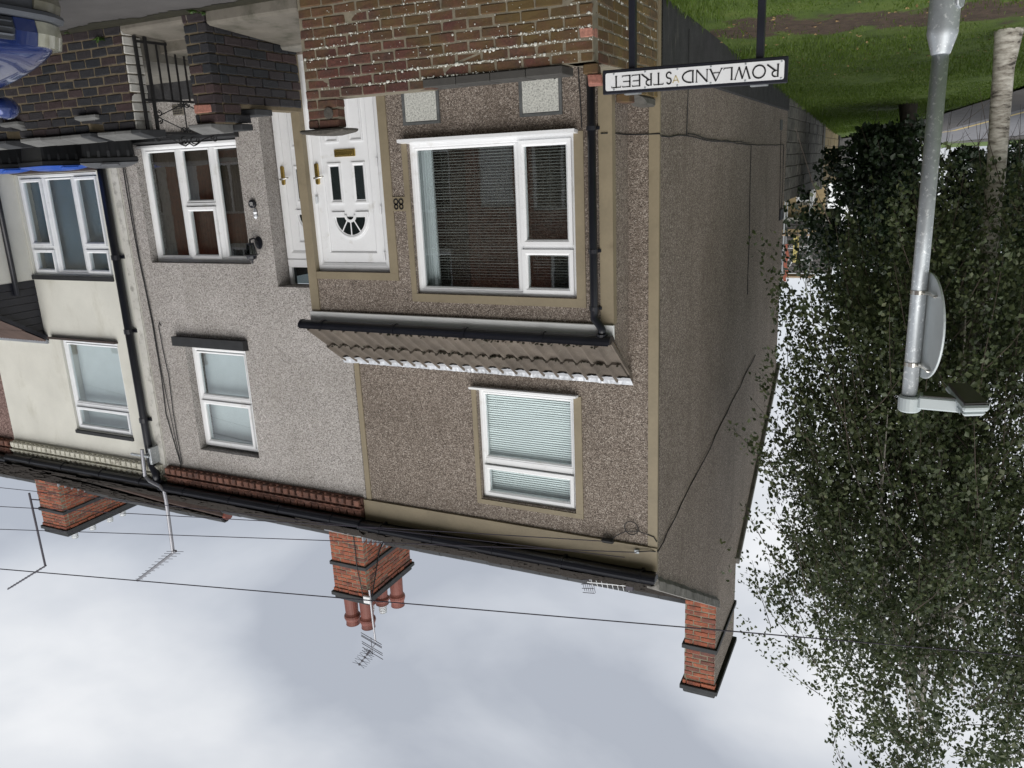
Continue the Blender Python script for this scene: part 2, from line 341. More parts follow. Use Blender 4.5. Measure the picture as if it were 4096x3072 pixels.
def brick_mesh(Lx, D, H, mat, var=0, bev=.007, jit=.004):
    k = (round(Lx*200), round(D*200), round(H*500), mat, var)
    if k not in _bm:
        r_ = random.Random(hash(k) & 0xffff); m_ = MB().box(-Lx/2, Lx/2, -D/2, D/2, -H/2, H/2)
        m_.v = [tuple(c+r_.uniform(-jit, jit) for c in q) for q in m_.v]
        me = bpy.data.meshes.new('brick'); me.from_pydata(m_.v, [], m_.f); bm = bmesh.new(); bm.from_mesh(me)
        bmesh.ops.bevel(bm, geom=bm.edges[:], offset=bev, segments=1, affect='EDGES', profile=.5); bmesh.ops.recalc_face_normals(bm, faces=bm.faces)
        bm.to_mesh(me); bm.free(); me.materials.append(MATS[mat]); _bm[k] = me
    return _bm[k]
def brick_face(parent, axis, s0, s1, face, nrm, z0, n, pl, ph, mat, D=.1, joint=.011, off=0., skip=None, proud=.004, name='brick', matf=None):
    """courses of bricks on a face. axis 0: the face runs along X at Y=face; axis 1: along Y at X=face; nrm = outward sign"""
    k = 0
    for j in range(n):
        zc = z0+(j+.5)*ph; s = s0-(pl*.5 if (j+int(off)) % 2 else 0)
        while s < s1-.02:
            a, b = max(s, s0), min(s+pl, s1); s += pl
            if b-a < .035: continue
            if skip and skip((a+b)/2, zc, a, b): continue
            Lx = b-a-joint; c = (a+b)/2; k += 1
            mt = matf(c, zc) if matf else mat
            me = brick_mesh(Lx, D, ph-joint, mt, k % 4); pr = random.uniform(-.003, proud)
            ctr = face-nrm*(D/2)+nrm*pr
            loc = (c, ctr, zc) if axis == 0 else (ctr, c, zc)
            child(name, me, parent, loc, (0 if axis == 0 else math.pi/2)+random.uniform(-.006, .006), random.uniform(-.008, .008))
def gz(x, y):
    """height of the ground: a level street, and a verge that climbs away from it"""
    if y < -1.6: return .212
    return .28+.0425*min(y, 26.)
# ------------------------------------------------------------------ ground, streets
def sheet(name, mat, left, right, dz, n=8, kind='structure', zf=None):
    """strip between two polylines of equal length, laid dz above the ground"""
    m_ = MB(); rows = []
    for i in range(len(left)-1):
        for k in range(n):
            u = k/n; rows.append((tuple(left[i][j]*(1-u)+left[i+1][j]*u for j in (0, 1)), tuple(right[i][j]*(1-u)+right[i+1][j]*u for j in (0, 1))))
    rows.append((left[-1], right[-1])); H = zf or gz
    for a, b in rows:
        for q in range(9):
            u = q/8; x, y = a[0]*(1-u)+b[0]*u, a[1]*(1-u)+b[1]*u; m_.v.append((x, y, H(x, y)+dz))
    for i in range(len(rows)-1):
        for q in range(8): a = i*9+q; m_.f.append((a, a+1, a+10, a+9))
    o = m_.build(name, mat); o['kind'] = kind; return o
def ground():
    xs = [-900, -300, -100, -40, -20, *np.arange(-12, 3, .5), 6, 12, 25, 60, 200, 900]; ys = [-900, -200, -60, -25, -12, -9, -6, -3, -2.64, -2.55, -1.6, *np.arange(-1.2, 27, .4), 30, 50, 120, 400, 1500]
    m_ = MB()
    for y in ys:
        for x in xs:
            bumpy = .025*math.sin(x*2.3+y*.7)*math.sin(y*1.9-x)+.012*math.sin(x*6.1)*math.sin(y*5.3) if -1 < y < 26 and -12 < x < -.3 else 0
            m_.v.append((x, y, gz(x, y)-(.13 if y < -2.62 and y > -60 else 0)-.012+bumpy))
    n = len(xs)
    for j in range(len(ys)-1):
        for i in range(n-1): a = j*n+i; m_.f.append((a, a+1, a+n+1, a+n))
    o = m_.build('ground', 'lawn', smooth=True); o['kind'] = 'structure'
ground()
RD = .09                                           # street surface
o = MB().add([(-60, -9.2, RD), (60, -9.2, RD), (60, -2.62, RD), (-60, -2.62, RD)], [(0, 1, 2, 3)]).build('road', 'asphalt'); o['kind'] = 'structure'
pv = MB()
pv.add([(-1.9, -2.5, .214), (60, -2.5, .214), (60, -1.56, .214), (-1.9, -1.56, .214)], [(0, 1, 2, 3)])
pv = pv.build('pavement', 'paving_tar'); pv['kind'] = 'structure'
me = MB().box(-.45, .45, -.06, .06, -.1, .1).build('kerb_stone', 'concrete', pv, .012); md = me.data
me.location = (-1.4, -2.56, .118)
for i in range(1, 22): child('kerb_stone', md, pv, (-1.4+.91*i, -2.56+random.uniform(-.004, .004), .118+random.uniform(-.003, .003)))
o = MB().box(-60, 60, -10.9, -9.2, 0, .215).build('far_pavement', 'paving_tar'); o['kind'] = 'structure'
grass_edge = [(-7.6, -1.5), (-5.8, 0), (-4.35, 6), (-3.56, 9.2), (-2.55, 13.36), (-1.04, 19), (.6, 21.4), (6, 23.2)]
near_edge = [(-8.6, -1.5), (-7.2, 0), (-5.6, 6), (-4.85, 9.2), (-3.98, 13.3), (-2.72, 19.2), (-1., 22.4), (6, 25.1)]
far_edge = [(-14, -1.5), (-13, 0), (-11.4, 6), (-10.4, 9.2), (-8.8, 14.5), (-6.2, 22.2), (-2.9, 25.8), (6, 28.6)]
far_walk = [(-15.6, -1.5), (-14.6, 0), (-13, 6), (-12, 9.6), (-10.3, 15.4), (-7.4, 23.6), (-3.4, 27.6), (6, 30.4)]
sheet('side_pavement', 'paving_tar', grass_edge, near_edge, .03)
sheet('side_road', 'side_asphalt', near_edge, far_edge, .034)
sheet('yellow_line', 'line_yellow', [(x-.22, y+.02) for x, y in near_edge], [(x-.33, y+.02) for x, y in near_edge], .039)
sheet('opposite_walk', 'paving_tar', far_edge, far_walk, .05)

# ------------------------------------------------------------------ house parts
def room(parent, x0, x1, z0, z1, y0, y1):
    m_ = MB().add([(x0,y0,z0),(x1,y0,z0),(x1,y0,z1),(x0,y0,z1),(x0,y1,z0),(x1,y1,z0),(x1,y1,z1),(x0,y1,z1)], [(0,1,5,4),(1,2,6,5),(2,3,7,6),(3,0,4,7),(4,5,6,7)])
    return m_.build('interior', 'room', parent)
def window(parent, x0, x1, z0, z1, y, cells, mat='white_plastic', t=.052, glass='glass', sash_t=.05):
    f = MB().ring(x0, x1, z0, z1, t, y, y+.07)
    xs = sorted({c[0] for c in cells}|{c[1] for c in cells}); zs_ = [(c[2], c[3]) for c in cells]
    w_ = f.build('window', mat, parent)
    for c in cells:
        a, b, c0, c1, kind = c[:5]; g = c[5] if len(c) > 5 else glass
        if kind == 'sash':
            MB().ring(a, b, c0, c1, sash_t, y-.022, y+.045).build('sash', mat, w_); i = sash_t; yy = y+.012
        else:
            MB().ring(a, b, c0, c1, .022, y+.004, y+.05, .6, .012).build('bead', mat, w_); i = .02; yy = y+.03
        boxpart('pane', g, w_, a+i, b-i, yy, yy+.004, c0+i, c1-i)
    return w_
def bar(w_, mat, x0, x1, z0, z1, y, name='mullion'):
    return MB().box(x0, x1, y+.002, y+.068, z0, z1).build(name, mat, w_, .006)
def venetian(w_, x0, x1, z0, z1, y, pitch, mat, tilt=.9, wd=.024):
    m_ = MB(); n = int((z1-z0)/pitch); dy, dz = wd/2*math.cos(tilt), wd/2*math.sin(tilt)
    for i in range(n):
        z = z1-.02-i*pitch; s_ = random.uniform(-.003, .003)
        m_.add([(x0, y-dy, z-dz+s_), (x1, y-dy, z-dz-s_), (x1, y, z+.003), (x0, y, z+.003), (x0, y+dy, z+dz), (x1, y+dy, z+dz)], [(0, 1, 2, 3), (3, 2, 5, 4)])
    for u in (.12, .5, .88): x = x0+(x1-x0)*u; m_.box(x-.001, x+.001, y-dy-.002, y-dy-.001, z0, z1)
    o = m_.build('blind', mat, w_); o['kind'] = 'stuff'; return o
def drape(w_, x0, x1, z0, z1, y, mat, folds=22, amp=.02, name='curtain'):
    m_ = MB(); n = folds*4; rr = random.Random(int(x0*100))
    ph = 0
    for i in range(n+1):
        ph += rr.uniform(.9, 2.2); x = x0+(x1-x0)*i/n
        for z in (z0, (z0+z1)/2, z1): m_.v.append((x, y+amp*math.sin(ph), z))
    for i in range(n):
        for k in (0, 1): a = i*3+k; m_.f.append((a, a+3, a+4, a+1))
    return m_.build(name, mat, w_, smooth=True)
def gutter(parent, x0, x1, y, z, r=.058, name='gutter', brackets=(), ysc=1., wall_y=None):
    """half-round gutter along X with its brackets"""
    m_ = MB(); n = 10; b = 0
    prof = [(y+r*math.cos(a)*ysc, z+r*math.sin(a)) for a in [math.pi+math.pi*i/n for i in range(n+1)]]
    prof = [(y-r*ysc-.004, z+.012)]+prof+[(y+r*ysc, z+.012)]; inn = [(y+(q-y)*.9, z+(s-z)*.9+.003) for q, s in prof][::-1]
    m_.prism(prof+inn, 0, x0, x1)
    g = m_.build(name, 'black_plastic', parent)
    for a in (x0, x1):                                          # stop ends
        MB().prism([(q, s) for q, s in [(y+r*1.06*math.cos(k)*ysc, z+r*1.06*math.sin(k)) for k in [math.pi+math.pi*i/n for i in range(n+1)]]], 0, a-.012, a+.012).build('stop_end', 'black_plastic', g)
    for x in brackets:
        m2 = MB(); o_ = [(y+(r+.009)*math.cos(k)*ysc, z+(r+.009)*math.sin(k)) for k in [math.pi+math.pi*i/n for i in range(n+1)]]; i_ = [(y+(q-y)*.88, z+(s-z)*.88) for q, s in o_][::-1]
        m2.prism(o_+i_, 0, x-.015, x+.015)
        if wall_y is not None: m2.box(x-.014, x+.014, y+r*ysc*.6, wall_y, z-.055, z+.02)
        m2.build('bracket', 'black_plastic', g)
    return g
def slates(parent, x0, x1, y0, z0, y1, z1, wd=.24, gauge=.19, mat='slate', seed=1):
    """courses of slates on a slope from eaves (y0,z0) to ridge (y1,z1)"""
    rr = random.Random(seed); L_ = math.hypot(y1-y0, z1-z0); dy, dz = (y1-y0)/L_, (z1-z0)/L_; ny, nz_ = -dz*(1 if dy > 0 else -1), abs(dy); m_ = MB(); n = int(L_/gauge)
    for j in range(n+1):
        s = j*gauge; x = x0-(wd*.5 if j % 2 else 0)
        while x < x1:
            a, b = max(x, x0), min(x+wd, x1); x += wd
            if b-a < .02: continue
            s0 = s-.02+rr.uniform(-.008, .008); s1 = min(s+gauge*1.5, L_); l0 = .022+rr.uniform(0, .022); l1 = .004; k = rr.uniform(-.006, .006)
            P = lambda xx, ss, h: (xx, y0+dy*ss+ny*h, z0+dz*ss+nz_*h)
            a += .002; b -= .002
            m_.add([P(a, s0, l0), P(b, s0+k, l0), P(b, s1, l1), P(a, s1, l1), P(a, s0, l0-.014), P(b, s0+k, l0-.014)], [(0, 1, 2, 3), (0, 4, 5, 1)])
    o = m_.build('slates', mat, parent, fix=False); o['kind'] = 'stuff'; return o
EY, EZ, RY, RZ = -.13, 5.60, 3.8, 8.02                            # eaves and ridge of the terrace roof
BY, BZ = 7.75, 5.62
def roof(parent, x0, x1, seed, raise_=0.):
    m_ = MB(); pr = [(EY, EZ-.05), (EY, EZ-.012), (RY, RZ+raise_-.012), (BY+.2, BZ+raise_-.09), (BY+.2, BZ+raise_-.17), (RY, RZ+raise_-.2), (.2, EZ-.06)]
    m_.prism(pr, 0, x0+.002, x1-.002); r_ = m_.build('roof', 'slate_roof_base', parent)
    slates(r_, x0, x1, EY-.03, EZ-.012, RY, RZ+raise_, seed=seed)
    me = None; n = int((x1-x0)/.44); st = (x1-x0)/n
    for i in range(n):                                             # ridge tiles
        x = x0+(i+.5)*st
        if me is None:
            k_ = MB(); pr = [(-.14, -.085), (-.10, .0), (-.045, .045), (.045, .045), (.10, .0), (.14, -.085), (.115, -.085), (.035, .015), (-.035, .015), (-.115, -.085)]
            k_.prism(pr, 0, -st/2+.004, st/2-.004); o = k_.build('ridge_tile', 'coping_dark', r_); o.location = (x, RY, RZ+raise_+.03); o.matrix_parent_inverse = Matrix.Identity(4) if False else o.matrix_parent_inverse; me = o.data
        else: child('ridge_tile', me, r_, (x, RY, RZ+raise_+.03+random.uniform(-.006, .006)))
    return r_
def chimney(parent, x0, x1, y0, y1, zb, band, cap, top, mat='brick_orange', faces=('front', 'left'), rendered_left=False):
    core = MB().box(x0+.006, x1-.006, y0+.006, y1-.006, zb-.6, top-.02)
    if rendered_left: core = MB().box(x0+.03, x1-.006, y0+.006, y1-.006, zb-.6, top-.02)
    c = core.build('chimney', 'mortar_pale', parent)
    def seg(z0, z1, g):
        n = max(1, round((z1-z0)/.075)); ph = (z1-z0)/n
        brick_face(c, 0, x0-g, x1+g, y0-g, -1, z0, n, .212, ph, mat, proud=.006, off=random.random()*2)
        if not rendered_left: brick_face(c, 1, y0-g+.1, y1+g, x0-g, -1, z0, n, .212, ph, mat, proud=.006)
    zs0 = zb
    seg(zb, band, 0.); seg(band+.075, cap-.075, 0.)
    boxpart('band', 'coping_dark', c, x0-.03, x1+.03, y0-.03, y1+.03, band+.002, band+.072, bevel=.006)
    seg(cap-.073, cap-.001, .018)
    boxpart('cap', 'coping_dark', c, x0-.05, x1+.05, y0-.05, y1+.05, cap+.001, cap+.075, bevel=.008)
    boxpart('flaunching', 'coping_dark', c, x0-.01, x1+.01, y0-.01, y1+.01, cap+.077, top, bevel=.015)
    if rendered_left: boxpart('render', 'pebble_brown', c, x0-.002, x0+.029, y0+.02, y1, zb-.55, cap-.08)
    return c
def pot(c, x, y, z, h=.5, r=.11, crown=True):
    pf = [(r*1.12, 0), (r*1.12, .03), (r, .05), (r*.93, h*.62), (r*1.02, h*.66), (r*1.16, h*.70), (r*1.2, h*.76), (r*1.06, h*.84), (r*.95, h*.87), (r*.98, h*.97), (r*1.02, h), (r*.8, h), (r*.78, h*.9)]
    o = MB().lathe(pf, (x, y, z), 20).build('chimney_pot', 'pot_clay', c, smooth=False)
    return o
def cowl(c, x, y, z):
    pf = []
    for i in range(5): zz = .02+i*.033; pf += [(.062, zz), (.074, zz+.006), (.074, zz+.016), (.058, zz+.02), (.058, zz+.028)]
    pf = [(.07, 0)]+pf+[(.07, .2), (.02, .215)]
    return MB().lathe(pf, (x, y, z), 14).build('cowl', 'aluminium', c)
def cornice(parent, x0, x1, mat, name='cornice'):
    """moulded eaves course: dentil bricks below, egg-and-dart tiles above"""
    c = boxpart(name, mat, parent, x0, x1, -.045, .02, 5.262, 5.5)
    boxpart('fillet', mat, c, x0, x1, -.075, -.03, 5.345, 5.372)
    n = int((x1-x0)/.103); st = (x1-x0)/n; d = e_ = None
    for i in range(n):
        x = x0+(i+.5)*st
        if d is None:
            o = MB().prism([(-.036, -.04), (.036, -.04), (.036, .04), (-.036, .04)], 1, -.045, .012).build('dentil', mat, c, .008); o.location = (x, -.06, 5.305); d = o.data
            g = MB(); g.prism([(-.046, -.052), (.046, -.052), (.046, .052), (-.046, .052)], 1, -.02, .01)
            arch = lambda r_, zz: [(r_*math.cos(a), zz+r_*1.15*math.sin(a)) for a in [math.pi*i_/8 for i_ in range(9)]]
            g.prism(arch(.033, -.04)[::-1]+[(-.033, -.05), (.033, -.05)], 1, -.045, -.015)
            o = g.build('moulded_tile', mat, c, .004); o.location = (x, -.062, 5.43); e_ = o.data
        else:
            child('dentil', d, c, (x, -.06+random.uniform(-.004, .004), 5.305)); child('moulded_tile', e_, c, (x, -.062+random.uniform(-.002, .002), 5.43))
    return c
def cable(parent, pts, r=.006, name='cable', mat='cable', wob=.012, n=5):
    out = []; rr = random.Random(len(pts)*31+int(pts[0][2]*100))
    for i in range(len(pts)-1):
        a, b = Vector(pts[i]), Vector(pts[i+1]); k = max(1, int((b-a).length/.3))
        for q in range(k):
            p_ = a.lerp(b, q/k)
            if q: p_ += Vector((rr.uniform(-wob, wob)*.6, rr.uniform(-.002, .002), rr.uniform(-wob, wob)))
            out.append(p_)
    out.append(Vector(pts[-1])); return MB().tube(out, r, n).build(name, mat, parent)

# ------------------------------------------------------------------ number 88, the end house
H = thing('end_terrace_house', (1.74, 3., .25), 'end house in brown pebbledash with beige trim, front extension and number 88', 'house')
UW = (.845, 1.925, 3.80, 5.03)
MB().wall(.004, 3.478, .2, 5.52, 0, [UW], .2).build('front_wall', 'pebble_brown', H)
room(H, .3, 3.2, 3.2, 5.3, .21, 2.6)
# gable: brown pebbledash up to the chimney, black base
g = MB().prism([(.001, .2), (8.15, .2), (8.15, 5.42), (4.52, 7.60), (4.52, 8.94), (3.11, 8.94), (3.11, 7.58), (.001, 5.60)], 0, .0, .24).build('gable_wall', 'pebble_brown', H)
gb = MB(); nseg = 30
for i in range(nseg+1):
    y = .03+(8.16-.03)*i/nseg
    for x, z in ((-.016, gz(-.1, y)-.1), (-.016, .845), (-.0, .862)): gb.v.append((x-random.uniform(0, .004), y, z))
for i in range(nseg):
    for k in (0, 1): a = i*3+k; gb.f.append((a, a+3, a+4, a+1))
gb.build('painted_base', 'render_black', H)
vg = MB(); rv = random.Random(4)                                      # lumpy cement fillet under the verge slates
for i in range(33):
    u = i/32; y, z = -.05+3.17*u, 5.66+1.96*u; k = .055+rv.uniform(-.012, .012)
    vg.v += [(.08, y, z+.05), (-.045-rv.uniform(0, .012), y, z+.055), (-.03-rv.uniform(0, .015), y+.02, z-.02-k*.4), (.0, y+.03, z-.03-k), (.08, y, z-.1)]
for i in range(32):
    for q in range(5): a = i*5+q; b = i*5+(q+1) % 5; vg.f.append((a, b, b+5, a+5))
vg.f += [(0, 1, 2, 3, 4), (160, 161, 162, 163, 164)]
vg.build('verge', 'verge_cement', H)
MB().prism([(8.2, 5.40), (4.53, 7.60), (4.53, 7.70), (8.3, 5.45), (8.3, 5.36)], 0, -.055, .10).build('verge', 'verge_cement', H, .01)
boxpart('corner_trim', 'trim_beige', H, -.012, .084, -.014, .022, .25, 5.30)
boxpart('party_trim', 'trim_beige', H, 3.40, 3.465, -.012, .02, 3.4, 5.30)
boxpart('eaves_board', 'trim_beige', H, -.013, 3.50, -.03, .03, 5.275, 5.53)
r_ = roof(H, .0, 3.478, 3)
gutter(H, -.03, 3.48, -.15, 5.56, .064, brackets=(.12, .95, 1.75, 2.5, 3.2), wall_y=-.03)
c1_ = chimney(H, 0.0, .445, 3.1, 4.53, 7.55, 8.335, 9.0, 9.15, rendered_left=True)
# upper window
MB().box(.76, .837, -.014, .03, 3.79, 5.041).box(1.933, 1.985, -.0142, .03, 3.79, 5.041).box(.76, 1.985, -.0138, .03, 5.042, 5.092).build('window_surround', 'trim_beige', H)
zt = 4.60
ww = window(H, .838, 1.932, 3.80, 5.04, .05, [(.885, 1.885, 3.85, 4.575, 'fix', 'glass_clear'), (.872, 1.898, 4.655, 5.0, 'sash', 'glass_clear')])
bar(ww, 'white_plastic', .885, 1.885, 4.575, 4.645, .05, 'transom')
MB().prism([(-.085, 3.768), (.06, 3.786), (.06, 3.81), (-.085, 3.79)], 0, .79, 1.975).build('sill', 'white_plastic', ww)
venetian(ww, .90, 1.875, 3.86, 4.57, .13, .0245, 'blind_white', 1.0, .026)
venetian(ww, .92, 1.86, 4.68, 4.97, .13, .0245, 'blind_white', 1.0, .026)
boxpart('backing', 'blind_white', ww, .86, 1.91, .17, .18, 3.82, 5.02)
# front extension
XL, XR, YF = .276, 3.59, -.45
EWN = (.608, 2.272, 1.335, 2.74); DRN = (2.572, 3.521, .45, 2.548)
MB().wall(XL, XR, .2, 3.09, YF, [EWN, DRN], .16).build('extension_wall', 'pebble_brown', H)
boxpart('extension_cheek', 'pebble_brown', H, XL-.001, XL+.2, YF+.17, -.002, .2, 3.06)
MB().prism([(YF+.001, 3.06), (-.001, 3.06), (-.001, 3.50)], 0, XL+.004, XL+.19).build('extension_cheek', 'pebble_brown', H)
room(H, .45, 2.42, .5, 2.9, -.285, 2.4)
for a in ((XL-.012, .384, YF-.014, YF+.07), (3.487, XR+.004, YF-.014, YF+.07)): boxpart('corner_trim', 'trim_beige', H, *a, .25, 2.962)
MB().box(.52, .606, YF-.012, YF+.03, 1.32, 2.743).box(2.276, 2.333, YF-.0118, YF+.03, 1.32, 2.743).box(.52, 2.333, YF-.0122, YF+.03, 2.744, 2.822).build('window_surround', 'trim_beige', H)
sd_ = MB(); sd_.box(2.475, 2.571, YF-.011, YF+.03, .45, 2.548).box(2.475, 3.488, YF-.0115, YF+.03, 2.549, 2.622); sd_.build('door_surround', 'trim_beige', H)
boxpart('number_board', 'trim_beige', H, 2.334, 2.474, YF-.0105, YF+.01, 1.818, 1.952)
ew = window(H, .607, 2.275, 1.337, 2.742, YF+.04, [(1.178, 2.23, 1.382, 2.70, 'fix'), (.645, 1.142, 1.372, 2.278, 'sash'), (.645, 1.142, 2.315, 2.712, 'sash')])
bar(ew, 'white_plastic', 1.135, 1.185, 1.385, 2.695, YF+.04); bar(ew, 'white_plastic', .65, 1.134, 2.272, 2.322, YF+.04, 'transom')
MB().prism([(YF-.10, 1.302), (YF+.05, 1.318), (YF+.05, 1.345), (YF-.10, 1.330)], 0, .565, 2.318).build('sill', 'white_plastic', ew)
venetian(ew, 1.20, 2.10, 1.40, 2.69, YF+.15, .0262, 'blind_grey', .25)
venetian(ew, .69, 1.10, 1.40, 2.25, YF+.15, .0262, 'blind_grey', .25); venetian(ew, .70, 1.09, 2.36, 2.67, YF+.15, .0262, 'blind_grey', .25)
drape(ew, 2.12, 2.26, 1.36, 2.72, YF+.19, 'curtain_pale', 6, .012)
# lettering from strokes
def stroke(m_, pts, w_, y, wid=None):
    for i in range(len(pts)-1):
        a, b = Vector((pts[i][0], pts[i][1])), Vector((pts[i+1][0], pts[i+1][1])); d = (b-a).normalized(); n = Vector((-d.y, d.x)); e0 = d*(w_*.12)
        q = [a-e0+n*w_/2, a-e0-n*w_/2, b+e0-n*w_/2, b+e0+n*w_/2]
        m_.add([(p_.x, y, p_.y) for p_ in q]+[(p_.x, y+.002, p_.y) for p_ in q], [(0, 1, 2, 3), (0, 4, 5, 1), (2, 6, 7, 3), (1, 5, 6, 2), (3, 7, 4, 0)])
def arc(cx, cz, rx, rz, a0, a1, n=10): return [(cx+rx*math.cos(R(a0+(a1-a0)*i/n)), cz+rz*math.sin(R(a0+(a1-a0)*i/n))) for i in range(n+1)]
def digit8(m_, x, z, h, y, w_): stroke(m_, arc(x, z+h*.27, h*.23, h*.25, 90, 450, 16), w_, y); stroke(m_, arc(x, z+h*.75, h*.19, h*.22, -90, 270, 16), w_, y)
def digit6(m_, x, z, h, y, w_): stroke(m_, arc(x, z+h*.28, h*.23, h*.26, 0, 360, 16), w_, y); stroke(m_, arc(x+h*.12, z+h*.3, h*.35, h*.66, 88, 180, 8), w_, y)
for x in (2.378, 2.436): nb = MB(); digit8(nb, x, 1.838, .098, YF-.0165, .012); nb.build('digit', 'letter_black', H, fix=False)
# front door
def moulding(par, x0, x1, z0, z1, y, mat='white_plastic'):
    return MB().ring(x0, x1, z0, z1, .030, y-.012, y+.004, .5, .010).build('moulding', mat, par)
def fanlight(d, cx, zb, rad, y):
    m_ = MB(); n = 20
    A = [math.pi*i/n for i in range(n+1)]
    for k, (ro, ri, yy) in enumerate(((rad, rad*.93, y-.006), (rad*.93, rad*.86, y-.016), (rad*.86, rad*.79, y-.008))):
        for i in range(n):
            q = [(ro, A[i]), (ro, A[i+1]), (ri, A[i+1]), (ri, A[i])]
            f_ = [(cx+r_*math.cos(a), yy, zb+r_*math.sin(a)) for r_, a in q]; m_.add(f_+[(x, y+.004, z) for x, _, z in f_], [(0, 1, 2, 3), (0, 4, 5, 1), (2, 6, 7, 3)])
    m_.box(cx-rad, cx-.068, y-.016, y+.004, zb-.05, zb+.002); m_.box(cx+.068, cx+rad, y-.0162, y+.004, zb-.05, zb+.002)
    for i in range(10):
        a, b = math.pi*i/10, math.pi*(i+1)/10
        f_ = [(cx+r_*math.cos(t_), y-.015, zb-.018+r_*math.sin(t_)) for r_, t_ in ((.072, a), (.072, b), (.046, b), (.046, a))]; m_.add(f_+[(x, y+.004, z) for x, _, z in f_], [(0, 1, 2, 3), (0, 4, 5, 1), (2, 6, 7, 3)])
    f = m_.build('fanlight', 'white_plastic', d, fix=False)
    gl = MB(); gl.prism([(cx+rad*.82*math.cos(a), zb+rad*.82*math.sin(a)) for a in A], 1, y-.005, y-.002); gl.build('fanlight_pane', 'glass_dark', d)
    mu = MB()
    for a in (52, 90, 128): stroke(mu, [(cx+.07*math.cos(R(a)), zb-.018+.07*math.sin(R(a))), (cx+rad*.82*math.cos(R(a)), zb+rad*.82*math.sin(R(a)))], .013, y-.012)
    mu.build('glazing_bar', 'white_plastic', d, fix=False)
def front_door(par, x0, x1, z0, z1, y, handle_x, lock=True, top=None):
    d = MB().ring(x0, x1, z0, z1, .085, y, y+.075, .3, .012).build('door', 'white_plastic', par)
    lx0, lx1, lz0, lz1 = x0+.088, x1-.088, z0+.05, z1-.09
    MB().ring(lx0, lx1, lz0, lz1, .105, y+.012, y+.07, .12, .008).build('leaf_frame', 'white_plastic', d)
    a, b = lx0+.108, lx1-.108; yy = y+.026
    boxpart('leaf_panel', 'white_plastic', d, a-.002, b+.002, yy, yy+.03, lz0+.1, lz1-.1)
    wd = (b-a); cx = (a+b)/2
    for s_ in (-1, 1):
        px = cx+s_*wd*.265
        moulding(d, px-.082, px+.082, 1.478, 1.872, yy); boxpart('door_pane', 'glass_dark', d, px-.05, px+.05, yy-.004, yy-.001, 1.515, 1.835)
        moulding(d, px-.085, px+.085, .86, 1.283, yy)
    fanlight(d, cx, 2.005, .225, yy)
    lb = boxpart('letter_plate', 'brass', d, cx-.125, cx+.125, yy-.014, yy, 1.352, 1.422, bevel=.004); boxpart('letter_flap', 'brass', d, cx-.105, cx+.105, yy-.02, yy-.0142, 1.366, 1.410, bevel=.003)
    hp = MB().prism([(handle_x+.019*math.cos(t_)*1., z_) for t_, z_ in ((0, 1.49), (0, 1.66))]+[(handle_x+.019*math.cos(a_), 1.66+.019*math.sin(a_)) for a_ in [math.pi*i/6 for i in range(7)]]+[(handle_x+.019*math.cos(a_), 1.49-.019*math.sin(a_)) for a_ in [math.pi-math.pi*i/6 for i in range(7)]], 1, y-.012, y+.012)
    hp.build('handle_plate', 'brass', d)
    sgn = -1 if handle_x > cx else 1
    MB().tube([(handle_x, y-.01, 1.615), (handle_x, y-.05, 1.615), (handle_x+sgn*.03, y-.056, 1.614), (handle_x+sgn*.115, y-.05, 1.60)], [.011, .011, .011, .008], 8).build('handle', 'stainless', d, smooth=True)
    if lock: boxpart('lock', 'curtain_pale', d, handle_x+.02, handle_x+.045, y-.018, y, 1.79, 1.87, bevel=.004)
    for hz in (.75, 1.45, 1.9, 2.35): MB().tube([(x0+.086 if sgn < 0 else x1-.086, y-.006, hz), (x0+.086 if sgn < 0 else x1-.086, y-.006, hz+.08)], .009, 8).build('hinge', 'white_plastic', d)
    return d
front_door(H, 2.574, 3.519, .45, 2.546, YF+.05, 3.395)
boxpart('doorstep', 'concrete', H, 2.5, 3.56, YF-.25, YF-.02, .2, .44, bevel=.02)
# meter boxes
def meter(x0, x1):
    f = MB().ring(x0-.028, x1+.03, .62, 1.178, .028, YF-.02, YF+.02, .3, .004).build('meter_box', 'meter_frame', H)
    boxpart('meter_door', 'meter_white', f, x0+.001, x1+.001, YF-.018, YF+.01, .649, 1.148, bevel=.003)
    MB().lathe([(.012, 0), (.012, .004), (.006, .004), (.006, -.002)], (0, 0, 0), 10).build('lock', 'letter_black', f).matrix_world = Matrix.Translation((x0+.028, YF-.019, .885)) @ Matrix.Rotation(R(90), 4, 'X')
meter(.73, 1.065); meter(1.922, 2.255)
# lean-to roof of the extension
boxpart('fascia', 'white_fascia', H, XL-.02, XR+.01, YF-.045, YF-.014, 2.962, 3.095, bevel=.003)
MB().prism([(-.55, 3.12), (-.001, 3.535), (-.001, 3.45), (-.5, 3.06)], 0, XL+.01, XR-.006).build('lean_to_deck', 'timber', H)
lt = MB().prism([(-.565, 3.085), (-.001, 3.52), (-.001, 3.565), (-.58, 3.118)], 0, .244, .262).build('lean_to_verge', 'tile_concrete', H)
